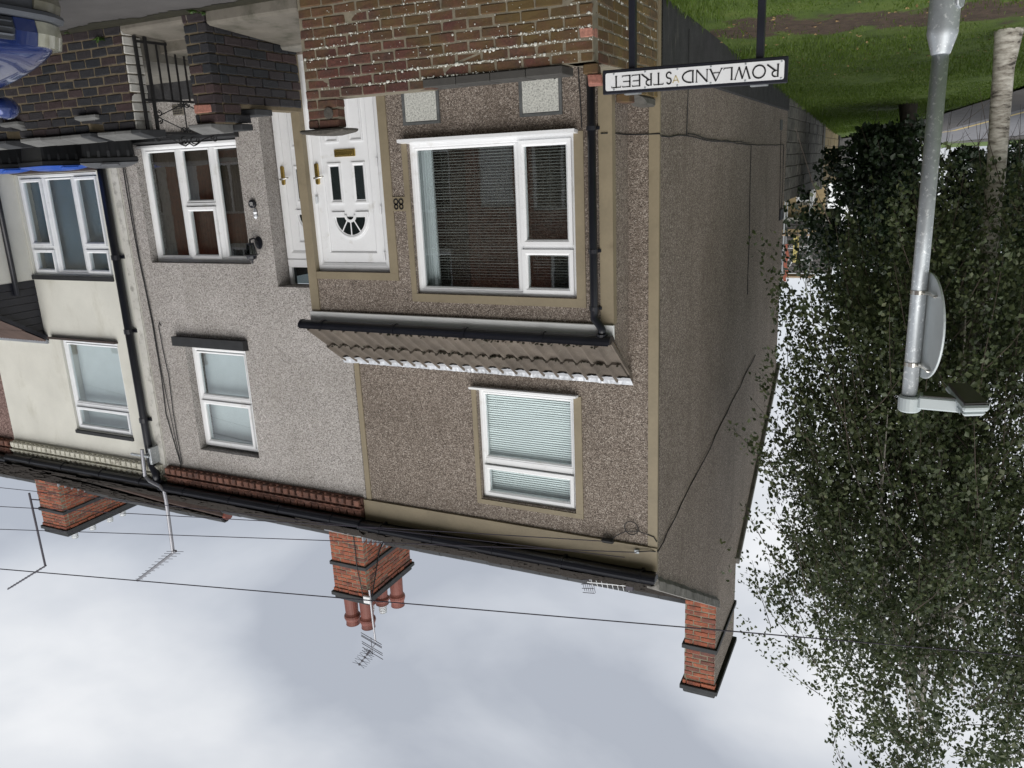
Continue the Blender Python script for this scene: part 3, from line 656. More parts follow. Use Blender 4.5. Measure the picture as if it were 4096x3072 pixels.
# one interlocking tile with two rolls
def tile_mesh(wd, ln, nroll=2):
    m_ = MB(); prof = []
    for r_ in range(nroll):
        x = -wd/2+r_*wd/nroll; q = wd/nroll
        prof += [(x, .004), (x+q*.54, .002), (x+q*.62, .012), (x+q*.74, .036), (x+q*.86, .037), (x+q*.95, .014)]
    prof.append((wd/2, .006)); th = .032; n = len(prof)
    vs = []
    for s_ in (0, ln):
        for x, z in prof: vs.append((x, s_, z))
        for x, z in prof: vs.append((x, s_, z-th))
    fs = []
    for i in range(n-1): fs += [(i, i+1, 2*n+i+1, 2*n+i), (n+i, 3*n+i, 3*n+i+1, n+i+1), (i, n+i, n+i+1, i+1), (2*n+i, 2*n+i+1, 3*n+i+1, 3*n+i)]
    fs += [(0, 2*n, 3*n, n), (n-1, 2*n-1, 4*n-1, 3*n-1)]
    return m_.add(vs, fs)
slope = math.atan2(.42, .56); tw = 3.335/11; tm = None
for row, (y_, z_, ln) in enumerate(((-.575, 3.118, .43), (-.285, 3.368, .36))):
    for i in range(11):
        x = .262+(i+.5)*tw
        if tm is None or row != tm[1]:
            o = tile_mesh(tw-.004, ln).build('roof_tile', 'tile_concrete', H); tm = (o.data, row); o.location = (x, y_, z_); o.rotation_euler = (slope, 0, 0)
        else: child('roof_tile', tm[0], H, (x, y_, z_+random.uniform(-.003, .003)), random.uniform(-.008, .008), slope)
ms = MB()                                                             # moss in the lap and above the gutter
for i in range(260):
    row = random.random() < .55; x = random.uniform(.27, 3.58); s_ = random.uniform(.006, .018)
    y_, z_ = (-.30, 3.362) if row else (-.565, 3.145)
    if not row and not .4 < x < 2.6: continue
    c = Vector((x, y_+random.uniform(-.015, .01), z_+random.uniform(-.01, .012)))
    ms.lathe([(s_*.5, -s_*.5), (s_, 0), (s_*.5, s_*.6)], c, 5)
o = ms.build('roof_moss', 'moss', H); o['kind'] = 'stuff'
fl = MB(); nx = 150
for i in range(nx+1):                                                 # crinkled foil flashing dressed over the rolls
    x = .235+(3.60-.235)*i/nx; roll = max(0, math.sin((x-.262)/(tw/2)*2*math.pi-2.2))
    for k, (y_, z_) in enumerate(((-.088, 3.505), (-.06, 3.527), (-.03, 3.55), (-.008, 3.596))):
        j = (.007*roll*(1-k/3)+random.uniform(-.003, .003)); fl.v.append((x+random.uniform(-.004, .004), y_-random.uniform(0, .006)-(.004*roll if k == 0 else 0), z_+.034+j))
for i in range(nx):
    for k in range(3): a = i*4+k; fl.f.append((a, a+4, a+5, a+1))
fl.build('flashing', 'foil', H)
gutter(H, .262, 3.655, -.56, 3.108, .068, brackets=(.9, 1.7, 2.5, 3.38), wall_y=YF-.045)
dp = MB().tube([(.345, -.545, 3.06), (.345, -.545, 2.99), (.375, -.535, 2.95), (.425, -.515, 2.905), (.428, -.505, 2.85), (.428, -.505, .25)], .036, 12).build('downpipe', 'black_plastic', H, smooth=True)
MB().lathe([(.052, 0), (.052, .07), (.044, .075)], (.345, -.548, 3.03), 12).build('outlet', 'black_plastic', dp)
for z in (2.80, 2.30, 1.29): MB().lathe([(.041, 0), (.041, .035)], (.428, -.505, z), 12).build('collar', 'black_plastic', dp); boxpart('clip', 'black_plastic', dp, .37, .486, -.475, -.455, z+.005, z+.03)
# cables on the house
cable(H, [(-.01, -.03, 5.20), (-.004, .045, 5.16), (-.004, .05, 2.285), (-.004, .03, 1.186)], .0035)
cable(H, [(.53, YF-.008, 1.30), (.56, YF-.008, .7)], .005); cable(H, [(.36, YF-.02, 1.352), (.30, YF-.02, 1.353)], .005); cable(H, [(.27, YF+.03, 1.353), (.27, -.012, 1.36), (.09, -.012, 1.365), (-.016, -.018, 1.366), (-.008, .02, 1.383), (-.008, .96, 1.369), (-.008, 2.28, 1.412), (-.008, 4.57, 1.435), (-.008, 7.77, 1.42)], .006)
cable(H, [(-.014, 1.0, 1.35), (-.014, 2.28, 1.396), (-.014, 4.4, 1.41)], .005); cable(H, [(-.008, .955, 1.365), (-.02, .94, .96), (-.022, .94, .42)], .005)
cable(H, [(-.008, 4.566, 1.435), (-.008, 4.63, 2.3), (-.008, 4.7, 3.5)], .006); cable(H, [(-.008, 7.77, 1.42), (-.008, 7.90, 2.66)], .006); cable(H, [(-.008, 7.37, 1.19), (-.008, 7.6, 2.49)], .005)
cable(H, [(.187, -.06, 5.329), (.05, -.05, 5.30), (-.02, -.02, 5.31), (-.01, .24, 5.319), (-.01, .383, 5.275), (-.008, 1.64, 5.126), (-.008, 3.4, 4.9), (-.008, 5.6, 4.6)], .006)
cable(H, [(.475, -.06, 5.267), (.40, -.03, 5.20), (.30, -.025, 5.14), (.17, -.02, 5.12), (.02, -.02, 5.16), (-.01, -.03, 5.20)], .005, wob=.004)
MB().tube([(.25+.07*math.cos(a), -.02, 5.10+.07*math.sin(a)) for a in [2*math.pi*i/24 for i in range(25)]], .005, 5).build('cable_coil', 'cable', H)
boxpart('cable_clamp', 'cable', H, .42, .55, -.085, -.03, 5.24, 5.285, bevel=.015); boxpart('cable_hook', 'galvanised', H, .16, .21, -.06, -.028, 5.31, 5.35, bevel=.005)
boxpart('overflow_vent', 'meter_frame', H, -.02, .02, 7.25, 7.46, 1.03, 1.19); MB().box(-.03, .02, 7.62, 8.0, 2.49, 2.68).build('grille', 'black_plastic', H, .01)

# ------------------------------------------------------------------ number 86
G = thing('terrace_house', (5.1, 3., .25), 'light grey pebbledash terrace house with number 86 disc and black upper sill', 'house')
G1 = (4.80, 6.42, 1.13, 2.548); GU = (5.068, 6.068, 3.575, 4.965); GD = (3.60, 4.44, .45, 2.80)
MB().wall(3.482, 6.735, .2, 5.30, -.002, [G1, GU, GD], .27).build('front_wall', 'pebble_grey', G)
room(G, 4.6, 6.6, .5, 2.75, .28, 2.6); room(G, 4.2, 6.5, 3.2, 5.2, .28, 2.6)
boxpart('plinth', 'render_black', G, 4.445, 6.735, -.018, .02, .2, .70)
roof(G, 3.482, 6.735, 11); gutter(G, 3.49, 6.73, -.15, 5.54, .064, brackets=(3.9, 4.7, 5.5, 6.3), wall_y=-.04)
cornice(G, 3.51, 6.70, 'terracotta')
gw = window(G, 4.805, 6.415, 1.165, 2.545, .10, [(4.86, 5.255, 1.225, 2.49, 'fix'), (5.335, 5.785, 1.225, 1.835, 'fix'), (5.325, 5.80, 1.89, 2.505, 'sash'), (5.865, 6.36, 1.225, 2.49, 'fix')], t=.055)
for a, b in ((5.262, 5.33), (5.79, 5.86)): bar(gw, 'white_plastic', a, b, 1.222, 2.488, .10)
bar(gw, 'white_plastic', 5.332, 5.788, 1.842, 1.885, .10, 'transom')
MB().prism([(-.07, 1.07), (.10, 1.10), (.10, 1.164), (-.07, 1.128)], 0, 4.74, 6.47).build('sill', 'black_sill', gw)
boxpart('cill', 'white_plastic', gw, 4.81, 6.41, .03, .10, 1.165, 1.19)
drape(gw, 4.83, 6.38, 1.2, 2.5, .23, 'curtain_brown', 30, .012)
gu = window(G, 5.14, 6.062, 3.60, 4.93, .10, [(5.20, 6.0, 3.67, 4.25, 'fix', 'glass_sky'), (5.19, 6.012, 4.31, 4.89, 'sash', 'glass_sky')], t=.058)
bar(gu, 'white_plastic', 5.20, 6.0, 4.25, 4.32, .10, 'transom')
boxpart('window_filler', 'pebble_grey', gu, 5.069, 5.139, .12, .2, 3.6, 4.964)
MB().prism([(-.085, 3.455), (.10, 3.47), (.10, 3.60), (-.085, 3.572)], 0, 5.01, 6.19).build('sill', 'black_sill', gu)
boxpart('curtain', 'curtain_pale', gu, 5.1, 6.05, .25, .26, 3.6, 4.95)
front_door(G, 3.62, 4.425, .45, 2.50, .20, 4.36, lock=False)
boxpart('door_transom', 'white_plastic', G, 3.62, 4.425, .19, .27, 2.502, 2.60, bevel=.01); boxpart('transom_pane', 'glass_dark', G, 3.66, 4.38, .23, .236, 2.60, 2.79); boxpart('transom_frame', 'white_plastic', G, 4.381, 4.425, .20, .27, 2.601, 2.80)
c2_ = chimney(G, 6.05, 6.77, 3.1, 4.5, 7.50, 8.205, 8.80, 8.955)
pot(c2_, 6.60, 3.3, 8.93, .62, .125); pot(c2_, 6.26, 3.3, 8.93, .62, .125); pot(c2_, 6.28, 4.28, 8.93, .72, .13); pot(c2_, 6.60, 3.85, 8.93, .5, .12); pot(c2_, 6.28, 3.8, 8.93, .42, .12)
cowl(c2_, 6.28, 3.8, 9.33); cowl(c2_, 6.60, 3.85, 9.4)
lf = MB(); lf.box(6.02, 6.80, 3.03, 3.10, 7.46, 7.60)
for i in range(6): y = 3.1+i*.13; z0 = 7.6+.62*(y-3.1); lf.prism([(y, z0-.12), (y+.13, z0-.04), (y+.13, z0+.08), (y, z0+.14)], 0, 6.025, 6.055)
lf.build('flashing', 'lead', c2_)
for k in ((6.2, 3.085), (6.42, 3.09)): pass
cable(c2_, [(6.10, 3.04, 8.80), (6.20, 3.07, 8.2), (6.22, 3.08, 7.5)], .009); cable(c2_, [(6.0, 3.15, 8.80), (6.02, 3.5, 8.1), (6.03, 3.75, 7.9)], .012)
for zz, xx in ((0, 0), (.0, .05)): pass
cable(G, [(6.63, -.02, 1.2), (6.627, -.02, 2.085), (6.588, -.02, 2.83), (6.56, -.02, 3.31), (6.553, -.02, 4.0), (6.58, -.02, 4.52), (6.455, -.02, 5.22), (6.42, -.1, 5.4)], .007)
cable(G, [(6.60, -.022, 1.3), (6.60, -.022, 2.5), (6.54, -.022, 3.3), (6.53, -.022, 4.0), (6.50, -.022, 4.52), (6.45, -.022, 5.22)], .005)
cable(G, [(6.408, -.02, 3.343), (6.43, -.02, 3.30), (6.454, -.02, 3.35), (6.415, -.02, 4.0), (6.443, -.02, 4.5), (6.427, -.02, 5.21)], .006)
ab = boxpart('air_brick', 'concrete_light', G, 5.51, 5.685, -.012, .01, .745, .86, bevel=.003)
for i in range(6):
    for j in range(4): boxpart('slot', 'letter_black', ab, 5.528+i*.025, 5.543+i*.025, -.0145, -.011, .76+j*.024, .775+j*.024)

# ------------------------------------------------------------------ number 84
F = thing('terrace_house', (8.3, 3., .25), 'cream rendered terrace house with black downpipe and cream moulded eaves', 'house')
F1 = (7.15, 8.73, 1.42, 2.74); FU = (7.31, 8.45, 3.625, 4.935)
MB().wall(6.739, 9.968, .2, 5.30, -.004, [F1, FU], .22).build('front_wall', 'render_cream', F)
room(F, 7.0, 9.4, .6, 2.9, .23, 2.6); room(F, 7.0, 9.4, 3.3, 5.2, .23, 2.6)
boxpart('edge_strip', 'render_white', F, 6.745, 6.86, -.02, .0, .25, 5.30)
roof(F, 6.739, 9.968, 21); gutter(F, 6.74, 9.96, -.15, 5.50, .064, brackets=(7.1, 7.9, 8.7, 9.4), wall_y=-.04); cornice(F, 6.80, 9.95, 'cornice_cream')
fw_ = window(F, 7.155, 8.725, 1.43, 2.735, .03, [(7.20, 7.62, 1.48, 2.345, 'sash'), (7.20, 7.62, 2.40, 2.70, 'sash'), (7.685, 8.195, 1.48, 2.69, 'fix'), (8.265, 8.68, 1.48, 2.345, 'sash'), (8.265, 8.68, 2.40, 2.70, 'sash')], mat='aluminium', t=.04, sash_t=.04)
for a, b in ((7.628, 7.678), (8.203, 8.258)): bar(fw_, 'aluminium', a, b, 1.472, 2.695, .03)
for a, b in ((7.198, 7.627), (8.26, 8.682)): bar(fw_, 'aluminium', a, b, 2.348, 2.396, .03, 'transom')
MB().prism([(-.06, 1.36), (.03, 1.38), (.03, 1.425), (-.06, 1.40)], 0, 7.1, 8.78).build('sill', 'brown_sill', fw_)
boxpart('lintel_board', 'black_sill', fw_, 7.15, 8.76, -.03, .01, 2.742, 2.80, bevel=.004)
q_ = MB(); nq = 26                                                   # quilted blue curtain
for i in range(nq+1):
    for j in range(nq+1):
        u, v = i/nq, j/nq; x, z = 7.2+1.48*u, 1.46+1.25*v
        q_.v.append((x, .16-.012*abs(math.sin((x+z)*math.pi/.16))*abs(math.sin((x-z)*math.pi/.16)), z))
for i in range(nq):
    for j in range(nq): a = i*(nq+1)+j; q_.f.append((a, a+nq+1, a+nq+2, a+1))
q_.build('curtain', 'curtain_blue', fw_, smooth=True)
fu = window(F, 7.315, 8.445, 3.63, 4.93, .03, [(7.36, 8.40, 3.68, 4.535, 'fix', 'glass_sky'), (7.355, 8.405, 4.60, 4.895, 'sash', 'glass_sky')], mat='aluminium', t=.042, sash_t=.042)
bar(fu, 'aluminium', 7.36, 8.40, 4.54, 4.60, .03, 'transom')
MB().prism([(-.07, 3.59), (.03, 3.605), (.03, 3.63), (-.07, 3.618)], 0, 7.285, 8.62).build('sill', 'brown_sill', fu)
boxpart('lintel_board', 'black_sill', fu, 7.30, 8.47, -.03, .01, 4.94, 4.99, bevel=.004); boxpart('curtain', 'curtain_pale', fu, 7.33, 8.43, .2, .21, 3.64, 4.92)
dp = MB().tube([(6.80, -.15, 5.46), (6.82, -.13, 5.36), (6.94, -.08, 5.27), (6.95, -.075, 5.2), (6.955, -.075, .3)], .05, 12).build('downpipe', 'black_plastic', F, smooth=True)
for z in (4.6, 3.4, 2.45): MB().lathe([(.058, 0), (.058, .06)], (6.954, -.075, z), 12).build('collar', 'black_plastic', dp); boxpart('clip', 'black_plastic', dp, 6.86, 7.05, -.03, -.012, z+.01, z+.05)
# porch shared at the right: cream cheek, boarded black triangle, tiled lean-to
boxpart('porch_cheek', 'render_cream', F, 8.76, 9.96, -1.15, -.006, .2, 2.81)
pb = MB()
for k in range(8):
    z0, z1 = 2.815+k*.1, 2.815+(k+1)*.1-.006; Y_ = lambda z: -1.2+(z-2.82)/(.83)*1.195
    if Y_(z1) < -.05: pb.prism([(max(-1.15, Y_(z0)), z0), (-.008, z0), (-.008, z1), (max(-1.15, Y_(z1)), z1)], 0, 8.752+random.uniform(-.002, .002), 8.80)
pb.build('porch_boards', 'black_paint', F)
pt = MB(); nn = 22
for i in range(nn):
    x = 8.70+i*.06
    for row in range(4):
        u0, u1 = row/4, (row+1)/4+.03; P = lambda u, h: (-1.35+1.33*u, 2.72+.93*u+h)
        (ya, za), (yb, zb) = P(u0, .03), P(min(u1, 1), .012); (yc, zc_), (yd, zd) = P(u0, 0), P(min(u1, 1), -.01)
        pt.add([(x, ya, za), (x+.03, ya, za+.022), (x+.06, ya, za), (x, yb, zb), (x+.03, yb, zb+.022), (x+.06, yb, zb), (x, yc, zc_), (x+.06, yc, zc_)], [(0, 1, 4, 3), (1, 2, 5, 4), (0, 6, 7, 2, 1)])
o = pt.build('porch_tiles', 'tile_clay', F, fix=False); o['kind'] = 'stuff'
MB().prism([(-1.38, 2.66), (-.004, 3.60), (-.004, 3.66), (-1.38, 2.73)], 0, 8.69, 8.75).build('porch_bargeboard', 'black_paint', F)
boxpart('porch_flashing', 'lead', F, 8.7, 9.96, -.04, -.005, 3.63, 3.70)
MB().tube([(8.72, -.30, 2.98), (8.72, -.30, .3)], .036, 10).build('porch_downpipe', 'black_plastic', F, smooth=True)
# raised party line with clay capping
up_ = MB().prism([(.1, 5.66), (3.86, 7.95), (3.86, 8.24), (2.3, 7.22), (.7, 6.12)], 0, 9.955, 10.1).build('party_upstand', 'tile_clay', F, .02)
MB().lathe([(.11, 0), (.11, .34)], (0, 0, 0), 12).build('ridge_end', 'pot_clay', up_).matrix_world = Matrix.Translation((9.9, 3.82, 8.13)) @ Matrix.Rotation(R(90), 4, 'Y')

# ------------------------------------------------------------------ further houses of the terrace
E1 = thing('terrace_house', (11.6, 3., .25), 'reddish pebbledash terrace house just beyond the cream house', 'house')
MB().wall(9.972, 13.2, .2, 5.30, -.003, [(11., 12.2, 3.6, 4.9)], .2).build('front_wall', 'pebble_red', E1)
window(E1, 11., 12.2, 3.6, 4.9, .05, [(11.05, 12.15, 3.65, 4.85, 'fix', 'glass_sky')]); room(E1, 10.5, 12.8, 3.2, 5.2, .21, 2)
roof(E1, 9.972, 13.2, 31, .2); gutter(E1, 9.975, 13.2, -.15, 5.54, .064, brackets=(10.4, 11.2, 12), wall_y=-.04); cornice(E1, 9.99, 13.18, 'terracotta')
E2 = thing('terrace_house', (14.9, 3., .25), 'terrace house whose wide orange brick chimney carries four metal cowls', 'house')
E3 = thing('terrace_house', (18.1, 3., .25), 'farthest terrace house of the row, only its dark slate roof showing', 'house')
for hh, a_, b_ in ((E2, 13.204, 16.45), (E3, 16.454, 19.7)):
    MB().wall(a_, b_, .2, 5.50, -.003, [(a_+.8, a_+2, 3.6, 4.9)], .2).build('front_wall', 'pebble_red', hh)
    window(hh, a_+.8, a_+2, 3.6, 4.9, .05, [(a_+.85, a_+1.95, 3.65, 4.85, 'fix', 'glass_sky')]); room(hh, a_+.5, a_+2.6, 3.2, 5.2, .21, 2)
    roof(hh, a_, b_, int(a_*7), .17); gutter(hh, a_+.01, b_-.01, -.15, 5.54, .064)
c3_ = chimney(E2, 14.06, 14.83, 3.1, 4.93, 7.60, 8.42, 8.85, 9.02)
for y in (3.42, 3.87, 4.33, 4.68): cowl(c3_, 14.31, y, 9.02)
lf = MB()
for i in range(9): y = 3.1+i*.14; z0 = 7.68+.62*(y-3.1); lf.prism([(y, z0-.14), (y+.14, z0-.05), (y+.14, z0+.08), (y, z0+.15)], 0, 14.03, 14.065)
lf.box(14.03, 14.85, 3.04, 3.1, 7.55, 7.70); lf.build('flashing', 'lead', c3_)
# ------------------------------------------------------------------ garden wall of number 88
WY = -1.61
W8 = thing('garden_wall', (1.2, WY, .21), 'low red-brown brick garden wall with stepped top and stone capped pier', 'wall')
Z0 = .479-.075*4                                                     # first course
core = MB(); core.box(.006, 2.448, WY+.005, WY+.19, .18, .925).box(1.34, 2.447, WY+.0055, WY+.19, .92, 1.0).box(2.155, 2.449, WY+.006, WY+.094, .99, 1.225)
core.box(.0055, .2, WY+.02, -.03, .18, .925).box(.0065, .12, -.87, -.03, .92, 1.07)
core.build('mortar_core', 'mortar_pale', W8)
def sk8(x, z, a, b):
    if z > .93 and x < 1.32: return True
    return z > 1.005
def m8(x, z): return 'brick_pale' if x < .07 and .70 < z < .78 else 'brick_red'
brick_face(W8, 0, 0, 2.455, WY, -1, Z0, 11, .211, .075, 'brick_red', skip=sk8, matf=m8, proud=.007)
brick_face(W8, 0, 2.145, 2.455, WY, -1, Z0+.825, 3, .205, .075, 'brick_red', proud=.009)
brick_face(W8, 1, WY+.1, -.06, 0, -1, Z0, 10, .211, .075, 'brick_olive', matf=lambda y, z: 'brick_olive' if y > -.75 or random.random() < .4 else 'brick_red', proud=.006, off=1)
brick_face(W8, 1, -.88, -.06, 0, -1, Z0+.75, 2, .211, .075, 'brick_olive', proud=.006)
MB().prism([(-.55, 1.075), (-.06, 1.075), (-.06, 1.15), (-.3, 1.145)], 0, .01, .15).build('mortar_fillet', 'mortar_dark', W8, .015)
x = .222; i = 0
while x < 1.34:                                                       # grey coping tiles
    l_ = min(.28, 1.352-x); boxpart('coping_tile', 'coping_grey', W8, x+.002, x+l_-.003, WY-.022, WY+.2, .931+.001*i, .99+.0015*i, bevel=.006); x += l_; i += 1
MB().prism([(2.09, 1.232), (2.51, 1.232), (2.53, 1.242), (2.51, 1.262), (2.35, 1.282), (2.25, 1.282), (2.1, 1.262), (2.075, 1.243)], 1, WY-.05, WY+.17).build('pier_cap', 'stone_cap', W8, .012)
MB().lathe([(.045, 0), (.045, .012), (.03, .016)], (0, 0, 0), 12).build('gate_fixing', 'stone_cap', W8).matrix_world = Matrix.Translation((2.235, WY-.004, 1.115)) @ Matrix.Rotation(R(90), 4, 'X')
li = MB()                                                            # lichen spots along the joints
for k in range(1500):
    if random.random() < .9:
        j = random.choice((3, 4, 5, 6, 7, 7, 8, 8, 8, 9, 9, 9, 10, 10)); z = Z0+.075*j+random.gauss(0, .004); x = (random.gauss((j*.377) % 2.4, .42)) % 2.42
    else: x, z = random.uniform(.02, 2.43), random.uniform(.35, 1.0)
    if sk8(x, z, 0, 0): continue
    s_ = min(.015, random.lognormvariate(-5.75, .55)); li.lathe([(s_, 0), (s_*.9, s_*.35), (s_*.4, s_*.6)], (0, 0, 0), 5)
    for q in range(len(li.v)-15, len(li.v)): vx, vy, vz = li.v[q]; li.v[q] = (x+vx, WY-.006-vz, z+vy)
for k in range(220):
    y, z = random.uniform(WY+.05, -.1), Z0+.075*random.randint(2, 10)+random.gauss(0, .005); s_ = min(.014, random.lognormvariate(-5.7, .5)); li.lathe([(s_, 0), (s_*.9, s_*.35), (s_*.4, s_*.6)], (0, 0, 0), 5)
    for q in range(len(li.v)-15, len(li.v)): vx, vy, vz = li.v[q]; li.v[q] = (-.005-vz, y+vx, z+vy)
o = li.build('lichen', 'lichen', W8); o['kind'] = 'stuff'
def loose(x, y, z, rz, mat, label, rx=0.):
    o = bpy.data.objects.new('loose_brick', brick_mesh(.2, .1, .064, mat, 1)); col.objects.link(o); o.location = (x, y, z); o.rotation_euler = (rx, 0, rz)
    tag(o, label, 'brick', 'loose bricks left on the garden wall')
loose(.05, WY+.1, .967, 1.35, 'brick_red', 'loose dark brick lying on the wall corner, under another brick')
loose(.03, WY+.11, 1.035, 1.25, 'brick_pale', 'loose pale brick on top of a dark one at the wall corner')
loose(.06, -.74, 1.112, 1.5, 'brick_red', 'loose brick lying alone on the side return of the red wall')
# concrete in the gateway and the front garden
o = MB().prism([(WY, .20), (WY, .325), (WY+.03, .34), (-.46, .42), (-.46, .2)], 0, 2.46, 3.42).build('gateway_path', 'concrete_light', None, .012); o['kind'] = 'structure'
o = boxpart('front_garden', 'concrete', None, .21, 2.455, WY+.2, YF+.002, .2, .43); o['kind'] = 'structure'

# ------------------------------------------------------------------ garden wall of number 86
W6 = thing('garden_wall', (5., WY, .21), 'dark blue engineering brick garden wall with broken grey copings', 'wall')
core = MB(); core.box(4.46, 9.9, WY+.006, WY+.2, .18, .9).box(3.46, 3.68, WY+.012, WY+.2, .2, 1.12).box(3.45, 3.62, WY+.1, -.47, .2, .98).box(3.45, 3.62, WY+.1, -1.3, .98, 1.12)
def merl(x): return 4.43 < x < 4.9 or 5.03 < x < 6.0 or 6.28 < x < 7.3 or 7.55 < x < 9.9
for a, b in ((4.46, 4.88), (5.05, 5.98), (6.3, 7.28), (7.6, 9.9)): core.box(a, b, WY+.012, WY+.2, .9, 1.1)
core.build('mortar_core', 'mortar_tan', W6)
PH = .0805; Z6 = 1.112-PH*11
brick_face(W6, 0, 4.452, 7.6, WY, -1, Z6, 11, .206, PH, 'brick_blue', skip=lambda x, z, a, b: z > .93 and not merl(x), proud=.004)
brick_face(W6, 0, 3.43, 3.69, WY, -1, Z6, 11, .206, PH, 'brick_blue', proud=.004, matf=lambda x, z: 'brick_blue')
brick_face(W6, 1, WY+.1, -.47, 3.43, -1, Z6, 11, .206, PH, 'brick_blue', skip=lambda y, z, a, b: z > .98 and y > -1.28, proud=.004, off=1)
o = child('brick', brick_mesh(.2, .1, .07, 'brick_pale', 2), W6, (3.58, WY+.04, .99)); o['label'] = 'pale orange replacement brick'
# whitewashed end of the wall at the gate
for j in range(11): child('end_block', brick_mesh(.19, .1, PH-.008, 'render_white', j % 4), W6, (4.50+random.uniform(-.004, .004), WY+.115, Z6+(j+.5)*PH), math.pi/2+random.uniform(-.02, .02))
def coping(x0, x1, z, mat='coping_stone', dy=0., rz=0., th=.055):
    o = MB().prism([(-.15, 0), (.145, 0), (.145, th*1.2), (.02, th*1.4), (-.15, th*.6)], 0, -(x1-x0)/2, (x1-x0)/2).build('coping_stone', mat, W6, .006)
    o.location = ((x0+x1)/2, WY+.1+dy, z); o.rotation_euler = (random.uniform(-.02, .02), random.uniform(-.012, .012), rz)
for a, b, z, mt in ((4.33, 4.45, 1.116, 'coping_dark'), (4.455, 4.66, 1.117, 'coping_stone'), (4.665, 4.90, 1.116, 'coping_stone'), (5.0, 5.13, 1.112, 'coping_dark'), (5.135, 5.42, 1.118, 'coping_stone'), (5.425, 5.72, 1.117, 'coping_stone'), (5.725, 6.03, 1.115, 'coping_stone'),
                    (4.89, 5.18, .955, 'coping_stone'), (6.02, 6.30, .945, 'coping_stone'), (6.26, 6.5, 1.118, 'coping_dark'), (6.505, 6.9, 1.118, 'coping_stone'), (6.905, 7.3, 1.117, 'coping_stone'), (7.6, 8.2, 1.117, 'coping_stone'), (8.205, 8.8, 1.117, 'coping_stone')): coping(a, b, z, mt)
MB().prism([(WY-.05, 1.118), (WY+.22, 1.118), (WY+.22, 1.19), (WY+.1, 1.2), (WY-.05, 1.15)], 0, 3.47, 3.73).build('coping_stone', 'coping_stone', W6, .006)
boxpart('coping_stone', 'coping_dark', W6, 3.38, 3.69, WY+.225, -1.24, 1.12, 1.175, bevel=.006)
boxpart('coping_stone', 'coping_dark', W6, 3.385, 3.70, -1.19, -.96, .986, 1.04, bevel=.006)
o = MB().prism([(WY+.005, .20), (WY+.005, .275), (WY+.03, .295), (-1.2, .325), (-1.2, .43), (-.02, .515), (-.02, .2)], 0, 3.63, 4.45).build('gate_step', 'concrete_light', None, .01); o['kind'] = 'structure'
o = boxpart('front_garden', 'concrete', None, 4.46, 9.9, WY+.21, -.02, .2, .505); o['kind'] = 'structure'
wd = MB()                                                            # weeds in the cracks
def weed(x, y, z, n, s):
    for i in range(n):
        a, l_ = random.uniform(0, 6.28), random.uniform(.5, 1)*s; d = Vector((math.cos(a), math.sin(a), random.uniform(.5, 1.6))).normalized(); p_ = Vector((x+random.uniform(-.03, .03)*s*8, y+random.uniform(-.02, .02), z)); q = d.cross(Vector((0, 0, 1))).normalized()*l_*.16
        wd.add([p_, p_+d*l_*.5+q, p_+d*l_-Vector((0, 0, l_*.2)), p_+d*l_*.5-q], [(0, 1, 2), (0, 2, 3)])
for a in ((3.5, WY-.05, .214, 40, .06), (3.42, WY-.03, .24, 20, .05), (4.7, WY-.01, .30, 26, .09), (3.8, -1.22, .33, 30, .08), (5.1, WY-.02, .214, 16, .05), (2.75, -.6, .42, 12, .06), (.2, WY-.05, .2, 20, .07)): weed(*a)
mo = MB(); prv = None                                                # moss and dirt where the paving meets the walls
for i in range(121):
    x = 2.47+4.6*i/120; z = .2185; a_ = .05+.09*abs(math.sin(x*3.1)*math.sin(x*1.7+.5))+random.uniform(0, .04)
    mo.v += [(x, WY+.004, z+.02), (x, WY-.03, z+.006), (x, WY-a_, z)]
for i in range(120):
    for k in (0, 1): a_ = i*3+k; mo.f.append((a_, a_+3, a_+4, a_+1))
o = mo.build('moss_strip', 'moss', None); tag(o, 'moss and dirt along the foot of the garden walls', 'moss', kind='stuff')
o = wd.build('weeds', 'leaf_weed', fix=False); tag(o, 'small green weeds growing in wall and paving cracks', 'weeds', kind='stuff')

# ------------------------------------------------------------------ iron gate
GT = thing('iron_gate', (4.05, -1.5, .3), 'black wrought iron garden gate with scrolls, standing open between dark brick walls', 'gate')
gy_ = -1.5
fr = MB()
for x in (4.385, 4.30): fr.box(x-.011, x+.011, gy_-.011, gy_+.011, .31, 1.15)
fr.box(3.735, 3.755, gy_-.01, gy_+.01, .36, 1.16); fr.box(3.74, 4.39, gy_-.0105, gy_+.0105, 1.135, 1.158); fr.box(3.74, 4.39, gy_-.0102, gy_+.0102, .845, .865); fr.box(3.74, 4.39, gy_-.0102, gy_+.0102, .345, .367)
fr.build('gate_frame', 'iron', GT)
for i in range(6): boxpart('bar', 'iron', GT, 3.815+i*.078, 3.827+i*.078, gy_-.006, gy_+.006, .35, .85)
sp = lambda cx, cz, r_, a0, turn, n=26: [(cx+r_*(1-.72*i/n)*math.cos(R(a0+turn*i/n)), gy_, cz+r_*(1-.72*i/n)*math.sin(R(a0+turn*i/n))) for i in range(n+1)]
for pts in (sp(3.985, 1.205, .045, 200, -520), sp(4.085, 1.205, .045, -20, 520), sp(4.31, 1.195, .038, 180, 480), sp(3.79, 1.195, .034, 0, -480), sp(4.015, .885, .026, 200, -420), sp(4.065, .885, .026, -20, 420), sp(4.015, 1.115, .026, 160, 420), sp(4.065, 1.115, .026, 20, -420), sp(4.275, 1.03, .03, 90, 450), sp(4.275, .97, .03, -90, -450)):
    MB().tube(pts, .006, 5).build('scroll', 'iron', GT)
br = MB(); br.tube([(4.04, gy_, .86), (4.04, gy_, 1.14)], .006, 5)
